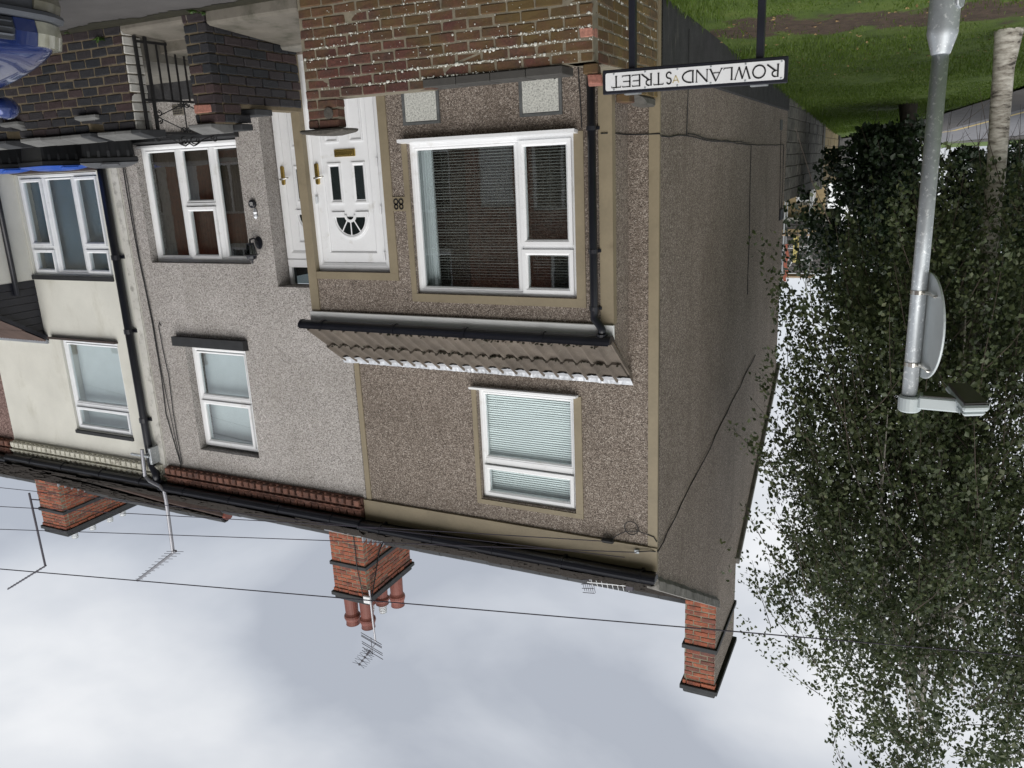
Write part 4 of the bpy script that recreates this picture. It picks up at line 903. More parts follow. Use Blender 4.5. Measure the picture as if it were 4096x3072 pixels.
for q in ((3.76, .99), (4.29, 1.0)): br.tube([(q[0], gy_, q[1]), (4.04, gy_, .875)], .005, 5); br.tube([(q[0], gy_, q[1]), (4.04, gy_, 1.125)], .005, 5)
br.tube([(3.80, gy_, 1.165), (3.90, gy_, 1.20), (3.97, gy_, 1.25), (4.0, gy_, 1.262), (4.035, gy_, 1.235)], .006, 5); br.tube([(4.30, gy_, 1.165), (4.19, gy_, 1.20), (4.11, gy_, 1.25), (4.075, gy_, 1.262), (4.037, gy_, 1.235)], .006, 5)
br.build('brace', 'iron', GT)
hg = Vector((4.385, -1.52, 0))                                        # the gate stands open, swung in towards the house
GT.matrix_world = Matrix.Translation(hg) @ Matrix.Rotation(R(-84), 4, 'Z') @ Matrix.Scale(1.22, 4, (1, 0, 0)) @ Matrix.Translation((-4.385, 1.5, 0)) @ GT.matrix_world

# ------------------------------------------------------------------ wheelie bins
def bin_(x, y, rz, lid, label):
    T = thing('wheelie_bin', (x, y, .505), label, 'bin', 'wheelie bins behind the dark wall'); T.rotation_euler = (0, 0, 0)
    def P(pts): m_ = Matrix.Rotation(rz, 4, 'Z'); return [tuple(m_ @ Vector(q)+Vector((x, y, .505))) for q in pts]
    b = MB(); a0, d0, a1, d1, h = .21, .24, .27, .34, .82
    b.add(P([(-a0,-d0,.06),(a0,-d0,.06),(a0,d0,.06),(-a0,d0,.06),(-a1,-d1,h),(a1,-d1,h),(a1,d1,h),(-a1,d1,h)]), [(0,3,2,1),(4,5,6,7),(0,1,5,4),(1,2,6,5),(2,3,7,6),(3,0,4,7)])
    b.build('body', 'bin_black', T, .02)
    r_ = MB()
    for k in range(5):                                                # stiffening ribs below the rim
        xx = -.2+k*.1; r_.add(P([(xx-.015,-d1-.012,h-.10),(xx+.015,-d1-.012,h-.10),(xx,-d1+.01,h-.24),(xx-.015,-d1-.012,h-.02),(xx+.015,-d1-.012,h-.02)]), [(0,1,2),(0,3,4,1)])
    r_.build('ribs', 'bin_black', T, fix=False)
    rim = MB().add(P([(-a1-.025,-d1-.03,h-.03),(a1+.025,-d1-.03,h-.03),(a1+.025,d1+.03,h-.03),(-a1-.025,d1+.03,h-.03),(-a1-.025,-d1-.03,h+.025),(a1+.025,-d1-.03,h+.025),(a1+.025,d1+.03,h+.025),(-a1-.025,d1+.03,h+.025)]), [(0,3,2,1),(4,5,6,7),(0,1,5,4),(1,2,6,5),(2,3,7,6),(3,0,4,7)]); rim.build('rim', 'bin_black', T, .008)
    l_ = MB(); n = 8
    for i in range(n+1):
        u = i/n; yy = -d1-.04+u*(2*d1+.06)
        for j in range(n+1): v = j/n; xx = -a1-.03+v*(2*a1+.06); hh = h+.028+.055*(1-(2*v-1)**4)*(1-abs(2*u-1)**3)**.5; l_.v.append(P([(xx, yy, hh)])[0])
    for i in range(n):
        for j in range(n): a = i*(n+1)+j; l_.f.append((a, a+1, a+n+2, a+n+1))
    L_ = l_.build('lid', lid, T, smooth=True)
    MB().tube(P([(-.09,-d1-.02,h+.06),(-.08,-d1-.055,h+.045),(.08,-d1-.055,h+.045),(.09,-d1-.02,h+.06)]), .012, 6).build('lid_handle', lid, L_)
    MB().tube(P([(-.22,d1+.05,h-.03),(.22,d1+.05,h-.03)]), .016, 8).build('handle', 'bin_black', T)
    for s_ in (-1, 1):
        w_ = MB().lathe([(.1, -.025), (.1, .025)], (0, 0, 0), 16).build('wheel', 'tyre', T); w_.matrix_world = Matrix.Translation(P([(s_*.22, d0+.05, .1)])[0]) @ Matrix.Rotation(rz, 4, 'Z') @ Matrix.Rotation(R(90), 4, 'Y')
bin_(6.37, -.405, R(-52), 'bin_grey', 'black wheelie bin with a dark grey lid behind the dark brick wall')
bin_(7.26, -.43, R(-75), 'bin_blue', 'wheelie bin with a blue lid standing beside the grey lidded bin')
bin_(8.3, -.45, R(-75), 'bin_blue', 'second blue lidded wheelie bin, farther along the dark wall')

# ------------------------------------------------------------------ wall lantern and number disc of 86
LN = thing('wall_lantern', (4.66, -.01, 2.2), 'small black carriage lantern on the grey pebbledash by the window', 'lantern')
MB().lathe([(.055, 0), (.05, .012), (.02, .02)], (0, 0, 0), 16).build('wall_plate', 'black_plastic', LN).matrix_world = Matrix.Translation((4.64, -.006, 2.30)) @ Matrix.Rotation(R(90), 4, 'X') @ Matrix.Scale(1.35, 4, (0, 1, 0))
MB().tube([(4.64, -.02, 2.28), (4.645, -.07, 2.245), (4.65, -.13, 2.25), (4.65, -.135, 2.30)], .011, 8).build('arm', 'black_plastic', LN)
lc = (4.65, -.135, 2.29)
for k in range(6):
    a, b = [2*math.pi*(k+q)/6 for q in (0, 1)]; P = lambda t_, r_, z: (lc[0]+r_*math.cos(t_), lc[1]+r_*math.sin(t_), lc[2]+z)
    MB().add([P(a, .038, .02), P(b, .038, .02), P(b, .062, .125), P(a, .062, .125)], [(0, 1, 2, 3)]).build('glass', 'glass_dark', LN)
    MB().tube([P(a, .039, .01), P(a, .064, .13)], .004, 5).build('glazing_bar', 'black_plastic', LN)
MB().lathe([(.042, 0), (.044, .02), (.03, .022)], lc, 6).build('base', 'black_plastic', LN); MB().lathe([(.088, .128), (.06, .145), (.052, .175), (.02, .19), (.012, .205), (.014, .215), (.004, .235)], lc, 12).build('cap', 'black_plastic', LN)
DS = thing('number_disc', (4.65, -.01, 1.86), 'round black disc lettered 86 fixed beside the brown curtained window', 'house number')
MB().lathe([(.046, 0), (.046, .03), (.036, .035)], (0, 0, 0), 20).build('disc', 'black_plastic', DS).matrix_world = Matrix.Translation((4.652, -.004, 1.868)) @ Matrix.Rotation(R(90), 4, 'X')
for fn, x in ((digit8, 4.639), (digit6, 4.662)): nb = MB(); fn(nb, x, 1.849, .036, -.0425, .006); nb.build('digit', 'letter_white', DS, fix=False)
fo = MB().lathe([(.012, 0), (.026, .03), (.02, .06), (.024, .085), (.008, .105)], (4.628, -.018, 1.925), 7); fo.v = [tuple(c+random.uniform(-.007, .007) for c in q) for q in fo.v]; fo.build('foil_wrap', 'foil', DS)

# ------------------------------------------------------------------ street name sign
SN = thing('street_name_sign', (-.69, -1.75, .21), 'white street name plate lettered ROWLAND STREET on two black posts', 'street sign')
def sgz(x, z): return z
x0s, x1s, y_s = -1.272, -.114, -1.75
sl = (1.173-1.157)/(x1s-x0s)*-1                                       # the plate hangs slightly out of level
SZ = lambda x: 1.157+(x-x1s)*sl
def slab(xa, xb, za, zb, ya, yb): return [(xa, ya, za+SZ(xa)), (xb, ya, za+SZ(xb)), (xb, ya, zb+SZ(xb)), (xa, ya, zb+SZ(xa)), (xa, yb, za+SZ(xa)), (xb, yb, za+SZ(xb)), (xb, yb, zb+SZ(xb)), (xa, yb, zb+SZ(xa))]
BF = [(0,3,2,1),(4,5,6,7),(0,1,5,4),(1,2,6,5),(2,3,7,6),(3,0,4,7)]
MB().add(slab(x0s, x1s, -.151, 0, y_s-.014, y_s+.012), BF).build('backboard', 'black_paint', SN, .005)
pl = MB(); xa, xb, za, zb, rr_ = x0s+.02, x1s-.022, -.13, -.021, .012
pts = []
for cx, cz, a0 in ((xb-rr_, zb-rr_, 0), (xa+rr_, zb-rr_, 90), (xa+rr_, za+rr_, 180), (xb-rr_, za+rr_, 270)):
    for k in range(5): a = R(a0+22.5*k); pts.append((cx+rr_*math.cos(a), cz+rr_*math.sin(a)+SZ(cx)))
pl.prism(pts, 1, y_s-.018, y_s-.0142).build('plate', 'sign_white', SN)
def letters(text, xa, xb, zb, h, y):
    T_, t_ = .135, .075                                     # thick and thin strokes, as a share of the height
    adv = {'R': .80, 'O': .92, 'W': 1.12, 'L': .66, 'A': .90, 'N': .92, 'D': .88, 'S': .62, 'T': .78, 'E': .68, ' ': .52}
    tot = sum(adv[c] for c in text); k = (xb-xa)/tot; x = xa
    def st(p, w_): stroke(m_, [(x+a*k*.0+a*h, zb+b*h+SZ(x)) for a, b in p], w_*h, y)
    def serif(a, b): st([(a-.09, b), (a+.09, b)], .05)
    for c in text:
        m_ = MB()
        W_ = adv[c]*k/h; g = W_*.09; a, b = g, W_-g; mid = (a+b)/2
        if c == 'R': st([(a+.06, 0), (a+.06, 1)], T_); serif(a+.06, .02); st([(a, .975), (a+.3, .975)], .05); st(arc(a+.24, .74, .27, .235, 90, -90, 8), T_*.85); st([(a+.05, .50), (a+.25, .505)], t_); st([(a+.27, .5), (b+.05, .0)], T_)
        if c == 'O': st(arc(mid, .5, (b-a)*.5, .5, 0, 360, 20), T_*.9)
        if c == 'W': st([(a, 1), (a+(b-a)*.27, .02)], T_); st([(a+(b-a)*.27, .02), (mid, .95)], t_); st([(mid, .95), (a+(b-a)*.74, .02)], T_); st([(a+(b-a)*.74, .02), (b, 1)], t_); serif(a, .98); serif(b, .98)
        if c == 'L': st([(a+.07, 0), (a+.07, 1)], T_); serif(a+.07, .98); st([(a, .03), (b, .03)], t_); st([(b, .03), (b+.02, .16)], .05)
        if c == 'A': st([(a, 0), (mid, 1)], t_); st([(mid, 1), (b, 0)], T_); st([(a+(b-a)*.2, .34), (b-(b-a)*.2, .34)], t_); serif(a, .02); serif(b, .02)
        if c == 'N': st([(a+.05, 0), (a+.05, 1)], t_); st([(a+.05, 1), (b-.05, 0)], T_); st([(b-.05, 0), (b-.05, 1)], t_); serif(a+.05, .02); serif(b-.05, .98); st([(a-.05, .98), (a+.08, .98)], .05)
        if c == 'D': st([(a+.06, 0), (a+.06, 1)], T_); st(arc(a+.2, .5, b-a-.2, .475, 90, -90, 12), T_*.9); st([(a-.03, .975), (a+.22, .975)], .05); st([(a-.03, .025), (a+.22, .025)], .05)
        if c == 'S': st(arc(mid, .735, .2, .235, 25, 270, 10), T_*.85); st(arc(mid, .255, .22, .245, 90, -155, 10), T_*.85)
        if c == 'T': st([(mid, 0), (mid, 1)], T_); st([(a, .965), (b, .965)], t_); serif(mid, .02); st([(a, .965), (a-.01, .86)], .05); st([(b, .965), (b+.01, .86)], .05)
        if c == 'E': st([(a+.06, 0), (a+.06, 1)], T_); st([(a, .965), (b, .965)], t_); st([(a, .035), (b+.03, .035)], t_); st([(a, .52), (b-.06, .52)], t_); st([(b, .965), (b, .87)], .05); st([(b+.03, .035), (b+.03, .14)], .05)
        x += adv[c]*k
        if m_.v: m_.build('letter', 'letter_black', SN, fix=False)
letters('ROWLAND STREET', -1.228, -.172, -.109, .072, y_s-.0205)
rs = MB()                                                             # rust runs between the two words
for q in ([(0, .012), (-.02, .055)], [(0, .012), (.018, .055)], [(-.013, .04), (.012, .042)]): stroke(rs, [(-.60+a, SZ(-.6)-.128+.03+b) for a, b in q], .007, y_s-.019)
rs.build('rust_stain', 'rust', SN, fix=False)
for i in range(6):
    for zz in (-.027, -.122): x = -1.236+i*.2085; MB().lathe([(.007, 0), (.006, .003), (.002, .004)], (0, 0, 0), 8).build('rivet', 'galvanised', SN).matrix_world = Matrix.Translation((x, y_s-.0175, zz+SZ(x))) @ Matrix.Rotation(R(90), 4, 'X')
for x in (-.304, -1.102): boxpart('post', 'black_paint', SN, x-.022, x+.022, y_s+.014, y_s+.058, .15, SZ(x)-.02, bevel=.004)
for x in (-.304, -1.102): boxpart('bracket', 'galvanised', SN, x-.05, x+.05, y_s+.012, y_s+.064, SZ(x)-.014, SZ(x)+.006)

# ------------------------------------------------------------------ lit sign post
LX, LY = -2.074, -1.75
LP = thing('lit_sign_post', (LX, LY, .21), 'galvanised steel post with a flat lamp head and a round sign seen from behind', 'sign post')
MB().lathe([(.078, 0), (.078, .76), (.079, .775), (.074, .80), (.052, .875), (.049, .885), (.046, .89)], (LX, LY, .2), 24).build('base_section', 'galvanised', LP, smooth=True)
MB().tube([(LX, LY, 1.08), (LX, LY, 3.06)], .0435, 24).build('shaft', 'galvanised', LP, smooth=True)
o = MB().prism([(-.04, .25), (.04, .25), (.04, .62), (.03, .655), (0, .668), (-.03, .655), (-.04, .62)], 1, -.006, .006).build('inspection_door', 'galvanised', LP, .003); o.matrix_world = Matrix.Translation((LX-.072, LY-.036, .2)) @ Matrix.Rotation(R(-62), 4, 'Z')
MB().prism([(LX+.066*math.cos(a_)-.005, LY+.068*math.sin(a_)) for a_ in [2*math.pi*i/20 for i in range(20)]], 2, 3.045, 3.145).build('lamp_collar', 'lamp_grey', LP, .01)
MB().prism([(LX-.05, LY-.062), (LX-.05, LY+.062), (LX-.215, LY+.055), (LX-.235, LY+.13), (LX-.275, LY-.14), (LX-.262, LY-.07)], 2, 3.035, 3.115).build('lamp_arm', 'lamp_grey', LP, .01)
bar_ = [(-2.275, -1.545), (-2.405, -1.515), (-2.49, -1.935), (-2.35, -1.995)]
MB().prism(bar_, 2, 3.022, 3.06).build('lamp_head', 'lamp_grey', LP, .012)
MB().prism([(x+(-2.38-x)*.12, y+(-1.75-y)*.08) for x, y in bar_], 2, 3.061, 3.092).build('lamp_cover', 'lamp_grey', LP, .015)
MB().prism([(x+(-2.38-x)*.10, y+(-1.75-y)*.04) for x, y in bar_], 2, 3.0, 3.021).build('lamp_lens', 'lamp_lens', LP, .008)
MB().prism([(LX-.075, LY-.055), (LX-.075, LY+.055), (LX-.21, LY+.05), (LX-.25, LY-.06)], 2, 3.028, 3.034).build('lamp_underside', 'lamp_lens', LP)
dsc = MB().lathe([(.315, 0), (.318, .004), (.318, .012), (.312, .014)], (0, 0, 0), 48).build('sign_disc', 'sign_back', LP)
SA = R(15.5); nrm = Vector((math.cos(SA), -math.sin(SA), 0))            # the back of the disc looks this way
cx_, cy_ = LX-.062, LY+.01
dsc.matrix_world = Matrix.Translation((cx_, cy_, 2.61)) @ nrm.to_track_quat('Z', 'Y').to_matrix().to_4x4()
for z in (2.395, 2.835):
    MB().lathe([(.0465, 0), (.0465, .024)], (LX, LY, z), 24).build('clamp_band', 'stainless', LP)
    tng = Vector((nrm.y, -nrm.x, 0)); k = Vector((LX-.03, LY-.035, z+.012)); e_ = Vector((cx_, cy_, z+.012))+nrm*.02+tng*.0
    MB().tube([k, k+Vector((-.02, -.03, 0)), e_+tng*.17+nrm*.01, e_+tng*.17-nrm*.012], .009, 4).build('clip', 'stainless', LP)
    rail = MB().box(-.15, .15, -.004, .004, 0, .02).build('rail', 'aluminium', LP); rail.matrix_world = Matrix.Translation((cx_, cy_, z+.012)) @ Matrix.Rotation(SA, 4, 'Z').inverted() @ Matrix.Rotation(R(90), 4, 'X') @ Matrix.Rotation(R(90), 4, 'Y') if False else Matrix.Translation(Vector((cx_, cy_, z+.012))+nrm*.010) @ Matrix.Rotation(math.atan2(nrm.x, -nrm.y), 4, 'Z')
# ------------------------------------------------------------------ parked car (nose towards -X)
CAR = thing('parked_car', (5.1, -3.8, RD), 'blue parked car with grey plastic bumper, seen by its front corner', 'car')
cy0, yw_, zr = -3.80, .84, RD
def sec(x, hw, zb, zs, zt, tw_):
    """half cross-section of the body: bottom, sill, shoulder, top edge, centre"""
    P_ = [(hw*.88, zb), (hw*.985, zb+.10), (hw, (zb+zs)/2+.04), (hw*.985, zs-.03), (hw*.95, zs), (tw_, zt-.012), (tw_*.6, zt+.004), (0, zt+.012)]
    return [(x, cy0+y, zr+z) for y, z in P_]+[(x, cy0-y, zr+z) for y, z in P_[-2::-1]]
X0 = 3.30
S_ = [(X0+.0, .62, .44, .58, .62, .52), (X0+.06, .74, .33, .60, .655, .60), (X0+.20, .80, .25, .645, .70, .66), (X0+.55, .835, .2, .73, .79, .72), (X0+1.0, .84, .2, .80, .855, .74), (X0+1.25, .84, .2, .83, .885, .74), (X0+2.0, .84, .2, .85, .90, .74), (X0+3.3, .83, .2, .86, .90, .72), (X0+3.75, .74, .3, .84, .86, .6)]
bd = MB(); n = 15
for s_ in S_: bd.v += sec(*s_)
for i in range(len(S_)-1):
    for k in range(n-1): a = i*n+k; bd.f.append((a, a+1, a+n+1, a+n))
    bd.f.append((i*n+n-1, i*n, i*n+n, i*n+2*n-1))
bd.f.append(tuple(range(n))); bd.f.append(tuple((len(S_)-1)*n+k for k in range(n))[::-1])
body = bd.build('body', 'car_blue', CAR, smooth=True); sb_ = body.modifiers.new('smooth', 'SUBSURF'); sb_.levels = sb_.render_levels = 2
gh = MB(); Q = [(X0+1.0, .87, .74), (X0+1.75, 1.36, .56), (X0+2.9, 1.38, .56), (X0+3.6, .9, .70)]
for x, z, hw in Q: gh.v += [(x, cy0-hw, zr+z), (x, cy0+hw, zr+z)]
gh.v += [(X0+1.0, cy0-.74, zr+.85), (X0+1.0, cy0+.74, zr+.85), (X0+3.6, cy0-.7, zr+.85), (X0+3.6, cy0+.7, zr+.85)]
gh.f = [(0, 1, 3, 2), (2, 3, 5, 4), (4, 5, 7, 6), (0, 2, 4, 6, 10, 8), (1, 9, 11, 7, 5, 3)]
gh.build('cabin_glass', 'glass_dark', CAR); rf = MB().prism([(X0+1.72, zr+1.35), (X0+2.92, zr+1.37), (X0+2.85, zr+1.41), (X0+1.9, zr+1.40)], 1, cy0-.58, cy0+.58).build('car_roof', 'car_blue', CAR, .02)
def wrap(zb, zt, out, y0, y1, mat, name, par=CAR, xo=0., n_=14, th=.03):
    """moulding that follows the plan curve of the nose between two widths"""
    m_ = MB()
    def X_(y): u = abs(y)/.84; return X0-.03+.075*u**2+.25*max(0, u-.72)**1.6*3.2
    for i in range(n_+1):
        y = y0+(y1-y0)*i/n_; x = X_(y)-out+xo; m_.v += [(x, cy0+y, zr+zb), (x-.012, cy0+y, zr+(zb+zt)/2), (x+.012, cy0+y, zr+zt), (x+th, cy0+y, zr+zt), (x+th, cy0+y, zr+zb)]
    for i in range(n_):
        for k in range(5): a = i*5+k; b = i*5+(k+1) % 5; m_.f.append((a, b, b+5, a+5))
    m_.f.append((0, 1, 2, 3, 4)); m_.f.append(tuple(n_*5+k for k in (4, 3, 2, 1, 0)))
    return m_.build(name, mat, par, smooth=False)
bp = wrap(.20, .40, .045, -.80, .80, 'car_plastic', 'bumper', th=.2)
wrap(.385, .435, .075, -.80, .80, 'car_trim', 'rub_strip', th=.1); wrap(.27, .375, .062, .53, .80, 'indicator', 'indicator', th=.05); wrap(.27, .375, .062, -.80, -.53, 'indicator', 'indicator', th=.05)
wrap(.285, .36, .06, -.3, .3, 'letter_black', 'intake', th=.05)
gr = wrap(.445, .575, .02, -.38, .38, 'car_plastic', 'grille', th=.06)
for zz in (.47, .51, .55): wrap(zz-.006, zz+.006, .034, -.36, .36, 'car_trim', 'grille_bar', th=.02)
wrap(.44, .60, .03, -.535, -.38, 'car_blue', 'grille_surround', th=.06); wrap(.44, .60, .03, .38, .535, 'car_blue', 'grille_surround', th=.06)
for s_ in (-1, 1):
    y0, y1 = (.545, .80) if s_ > 0 else (-.80, -.545)
    hl = wrap(.44, .595, .022, y0, y1, 'headlight', 'headlight', th=.12)
    MB().lathe([(.025, 0), (.055, .03), (.07, .08)], (0, 0, 0), 14).build('mirror_stub', 'car_plastic', CAR).matrix_world = Matrix.Translation((X0+1.12, cy0+s_*.84, zr+.86)) @ Matrix.Rotation(R(-90*s_), 4, 'X')
    m_ = MB()
    for i in range(7):
        for j in range(12): a = math.pi*i/6; b = 2*math.pi*j/12; m_.v.append((X0+1.02+.06*math.sin(a)*math.cos(b)*(1.2 if math.cos(b) < 0 else .4), cy0+s_*.92+.105*math.cos(a), zr+.90+.085*math.sin(a)*math.sin(b)))
    for i in range(6):
        for j in range(12): m_.f.append((i*12+j, i*12+(j+1) % 12, (i+1)*12+(j+1) % 12, (i+1)*12+j))
    m_.build('mirror', 'car_blue', CAR, smooth=True)
    for wx in (X0+.72, X0+3.05):
        w_ = MB().lathe([(.18, -.09), (.285, -.085), (.295, -.05), (.295, .05), (.285, .085), (.18, .09)], (0, 0, 0), 24).build('wheel', 'tyre', CAR); w_.matrix_world = Matrix.Translation((wx, cy0+s_*.75, zr+.295)) @ Matrix.Rotation(R(90), 4, 'X')
        r__ = MB().lathe([(.18, -.02), (.17, .0), (.05, .03)], (0, 0, 0), 16).build('rim', 'car_trim', w_); r__.matrix_world = Matrix.Translation((wx, cy0+s_*.84, zr+.295)) @ Matrix.Rotation(R(-90*s_), 4, 'X')

# ------------------------------------------------------------------ television aerials and wires
def aerial(label, mast, boom, els, mr=.016, mat='aerial_metal', refl=None, axis=None, bracket=None, bow=False, br_=.010):
    T = thing('tv_aerial', mast[0], label, 'aerial', 'television aerials on the roofs')
    MB().tube(mast, mr, 8).build('mast', mat, T)
    a, b = Vector(boom[0]), Vector(boom[1]); d = (b-a); MB().tube([a, b], br_, 6).build('boom', mat, T); s_ = (axis or d.cross(Vector((0, 0, 1)))).normalized()
    for u, l_ in els:
        p_ = a+d*u
        if bow:
            v_ = d.normalized(); n_ = s_.cross(v_)
            m_ = MB()
            for sg in (-1, 1): m_.tube([p_+s_*.02*sg, p_+s_*l_*.6*sg+n_*.02, p_+s_*l_*sg+n_*.035], .004, 4); m_.tube([p_+s_*.02*sg, p_+s_*l_*.6*sg-n_*.02, p_+s_*l_*sg-n_*.035], .004, 4)
            m_.box(p_.x-.016, p_.x+.016, p_.y-.016, p_.y+.016, p_.z-.016, p_.z+.016); m_.build('director', 'aerial_dark', T)
        else: MB().tube([p_-s_*l_, p_+s_*l_], .004, 4).build('director', mat, T)
    if refl: refl(T)
    return T
def refl2(T):
    for k, z in enumerate((9.60, 9.645, 9.67, 9.78, 9.82, 9.90)):
        MB().tube([(6.33, 3.16, z), (5.76, 2.98, z-.005)], .006, 5).build('reflector_rod', 'aerial_dark', T)
    MB().tube([(6.05, 3.07, 9.58), (6.05, 3.07, 9.92)], .007, 5).build('reflector_post', 'aerial_dark', T)
    boxpart('junction_box', 'sign_white', T, 5.95, 6.08, 3.0, 3.05, 8.72, 8.86, bevel=.01)
    MB().tube([(5.97, 3.06, 8.8), (6.06, 3.09, 8.8)], .012, 6).build('bracket', 'galvanised', T)
aerial('aerial on a short pole clamped to the chimney with clay pots', [(5.965, 3.05, 8.6), (5.955, 3.05, 9.2), (5.94, 3.05, 9.62)], [(5.94, 3.05, 9.66), (6.403, 3.1, 10.25)], [(.35, .1), (.42, .13), (.5, .14), (.64, .15), (.8, .15), (.97, .14)], .017, refl=refl2, axis=Vector((1, .1, -.15)), bow=True)
def refl84(T):
    boxpart('bracket', 'galvanised', T, 6.83, 6.87, -.16, -.01, 4.99, 5.22, bevel=.004); boxpart('bracket', 'galvanised', T, 6.84, 7.17, -.2, -.17, 5.08, 5.11, bevel=.004)
    MB().tube([(6.845, -.02, 5.0), (6.93, -.19, 5.1)], .01, 6).build('strut', 'galvanised', T)
aerial('long log-periodic aerial on a cranked white pole at the cream house corner', [(6.925, -.2, 5.0), (6.955, -.2, 5.38), (6.88, -.2, 5.44), (6.70, -.2, 5.49), (6.632, -.2, 5.55), (6.625, -.2, 5.70), (6.66, -.2, 6.45)], [(6.60, -.2, 6.42), (7.49, -.2, 7.045)], [(.02, .11), (.09, .105), (.17, .10), (.26, .095), (.36, .09), (.46, .08), (.56, .07), (.66, .065), (.76, .06), (.86, .055), (.95, .05)], .024, 'aerial_metal', refl84, axis=Vector((.75, -.5, -.12)), br_=.019)
aerial('aerial on a dark pole bracketed to the wide four-cowl chimney', [(15.03, 3.05, 8.1), (15.01, 3.05, 9.87)], [(14.98, 3.05, 9.86), (16.75, 3.1, 10.85)], [(.1+.075*i, .07) for i in range(12)], .024, 'aerial_dark', lambda T: [MB().tube([(14.78, 3.1, z), (15.04, 3.05, z)], .014, 5).build('bracket', 'aerial_dark', T) for z in (8.25, 8.46)], axis=Vector((.9, -.35, .1)), br_=.018)
def refl88(T):
    gr_ = MB()
    for u in range(6): gr_.tube([(1.43+.03*u, 2., 6.93+.012*u), (1.40+.03*u, 2.03, 7.16)], .004, 4)
    for v in range(4): gr_.tube([(1.43-.01*v, 2., 6.94+.07*v), (1.60-.01*v, 2., 6.99+.06*v)], .005, 4)
    gr_.build('reflector_grid', 'aerial_dark', T); boxpart('junction_box', 'aerial_dark', T, .86, .96, 1.97, 2.03, 6.88, 7.0, bevel=.01)
aerial('aerial with a grid reflector lying low on the slate roof above the gable corner', [(1.47, 2.08, 6.6), (1.47, 2.02, 7.02)], [(1.5, 2.0, 7.0), (.90, 2.0, 6.94)], [(.1+.12*i, .09) for i in range(8)], .014, 'aluminium', refl88, axis=Vector((-.12, .2, 1)))
def wire(pts, r_, label, sag=.0):
    a, b = Vector(pts[0]), Vector(pts[-1]); out = []
    for i in range(25): u = i/24; q = a.lerp(b, u); q.z -= sag*4*u*(1-u); out.append(q)
    o = MB().tube(out, r_, 5).build('overhead_wire', 'wire', None); tag(o, label, 'wire', 'overhead telephone wires')
wire([(34.9, -7.81, 6.2), (-9.8, 2.32, 6.2)], .0068, 'thickest overhead wire crossing the sky above the chimneys')
wire([(.187, -.06, 5.335), (8.176+24, -1.5-4.33, 5.871+1.61)], .0048, 'overhead wire ending at the metal hook below the corner eaves', .12)
wire([(.475, -.06, 5.267), (8.069+24, -1.5-4.55, 5.552+.90)], .0048, 'overhead wire ending at the black cable clamp under the eaves', .14)
wire([(.30, -.08, 5.40), (7.992+24, -1.5-4.49, 5.319-.25)], .004, 'thin overhead wire running just below the black gutter', .2)

# ------------------------------------------------------------------ walls behind the house
BW = thing('yard_wall', (.1, 11.4, .7), 'tall grey concrete block yard wall behind the gable', 'wall')
MB().prism([(8.17, .5), (14.6, .7), (14.6, 2.38), (8.17, 2.36)], 0, .012, .2).build('mortar_core', 'mortar_dark', BW)
def skb(y, z, a, b): return z < gz(0, y)-.12
for j in range(9): pass
brick_face(BW, 1, 8.17, 14.6, 0., -1, .552, 9, .43, .205, 'block_grey', D=.09, joint=.014, skip=skb, proud=.012)
boxpart('pier', 'block_grey', BW, -.03, .2, 14.62, 15.0, .6, 2.45, bevel=.01)
for k, (y0, y1, z1, mat, lab) in enumerate(((15.02, 19.5, 2.42, 'stone_yellow', 'yellowish stone block wall joining the grey block yard wall'), (19.7, 24.5, 2.42, 'block_grey', 'farthest grey wall past the yellowish stone wall, topped with dark spikes'))):
    T = thing('boundary_wall', (.1, (y0+y1)/2, 1.), lab, 'wall'); MB().box(.012, .2, y0, y1, .6, z1-.02).build('mortar_core', 'mortar_dark', T)
    brick_face(T, 1, y0, y1, 0., -1, .8, 8, .43, (z1-.8)/8, mat, D=.09, joint=.013, skip=skb, proud=.01)
    boxpart('pier', 'coping_dark', T, -.04, .2, y1+.01, y1+.15, .8, z1+.04)
    if k == 1:
        for i in range(14): y = y0+.3+i*.32; MB().tube([(-.02, y, z1-.02), (-.10, y, z1+.12)], [.02, .004], 4).build('spike', 'iron', T)
# stone house beyond the yard
SH = thing('stone_house', (4.2, 29., 1.3), 'yellow stone house with a white window behind the yard wall', 'house')
MB().wall(.9, 9.5, 1.2, 4.6, 27., [(1.25, 1.97, 2.4, 3.44)], .3).build('front_wall', 'stone_yellow', SH)
brick_face(SH, 0, .9, 2.6, 26.99, -1, 2.4, 8, .52, .25, 'stone_yellow', D=.06, joint=.014, skip=lambda x, z, a, b: b > 1.2 and a < 2.1 and z < 3.56, proud=.004, name='stone')
sw_ = window(SH, 1.25, 1.97, 2.4, 3.44, 27.05, [(1.31, 1.91, 2.46, 3.38, 'sash')]); boxpart('lintel', 'concrete_light', SH, 1.15, 2.12, 26.93, 27.02, 3.445, 3.53)
room(SH, 1., 3, 2., 4.2, 27.31, 29.5)
MB().prism([(26.7, 4.05), (26.6, 4.12), (30, 6.6), (33.4, 4.12), (33.3, 4.05), (30, 6.45)], 0, .7, 9.7).build('roof', 'slate_roof_base', SH); slates(SH, .7, 4.5, 26.6, 4.14, 30, 6.62, .3, .24, 'slate', 77)
boxpart('fascia', 'render_white', SH, .7, 9.7, 26.56, 26.6, 3.98, 4.12)
T = thing('scaffolding', (2., 25.8, 1.3), 'galvanised tube scaffolding with timber boards and orange netting', 'scaffolding')
for x in (1.3, 2.2, 3.1):
    for y in (25.6, 26.3): MB().tube([(x, y, 1.2), (x, y, 6.6)], .03, 8).build('upright', 'scaffold', T)
for z in (4.55, 5.05, 5.5, 6.2):
    MB().tube([(1.1, 25.6, z), (3.4, 25.6, z)], .028, 8).build('ledger', 'scaffold', T); MB().tube([(1.1, 26.3, z), (3.4, 26.3, z)], .028, 8).build('ledger', 'scaffold', T)
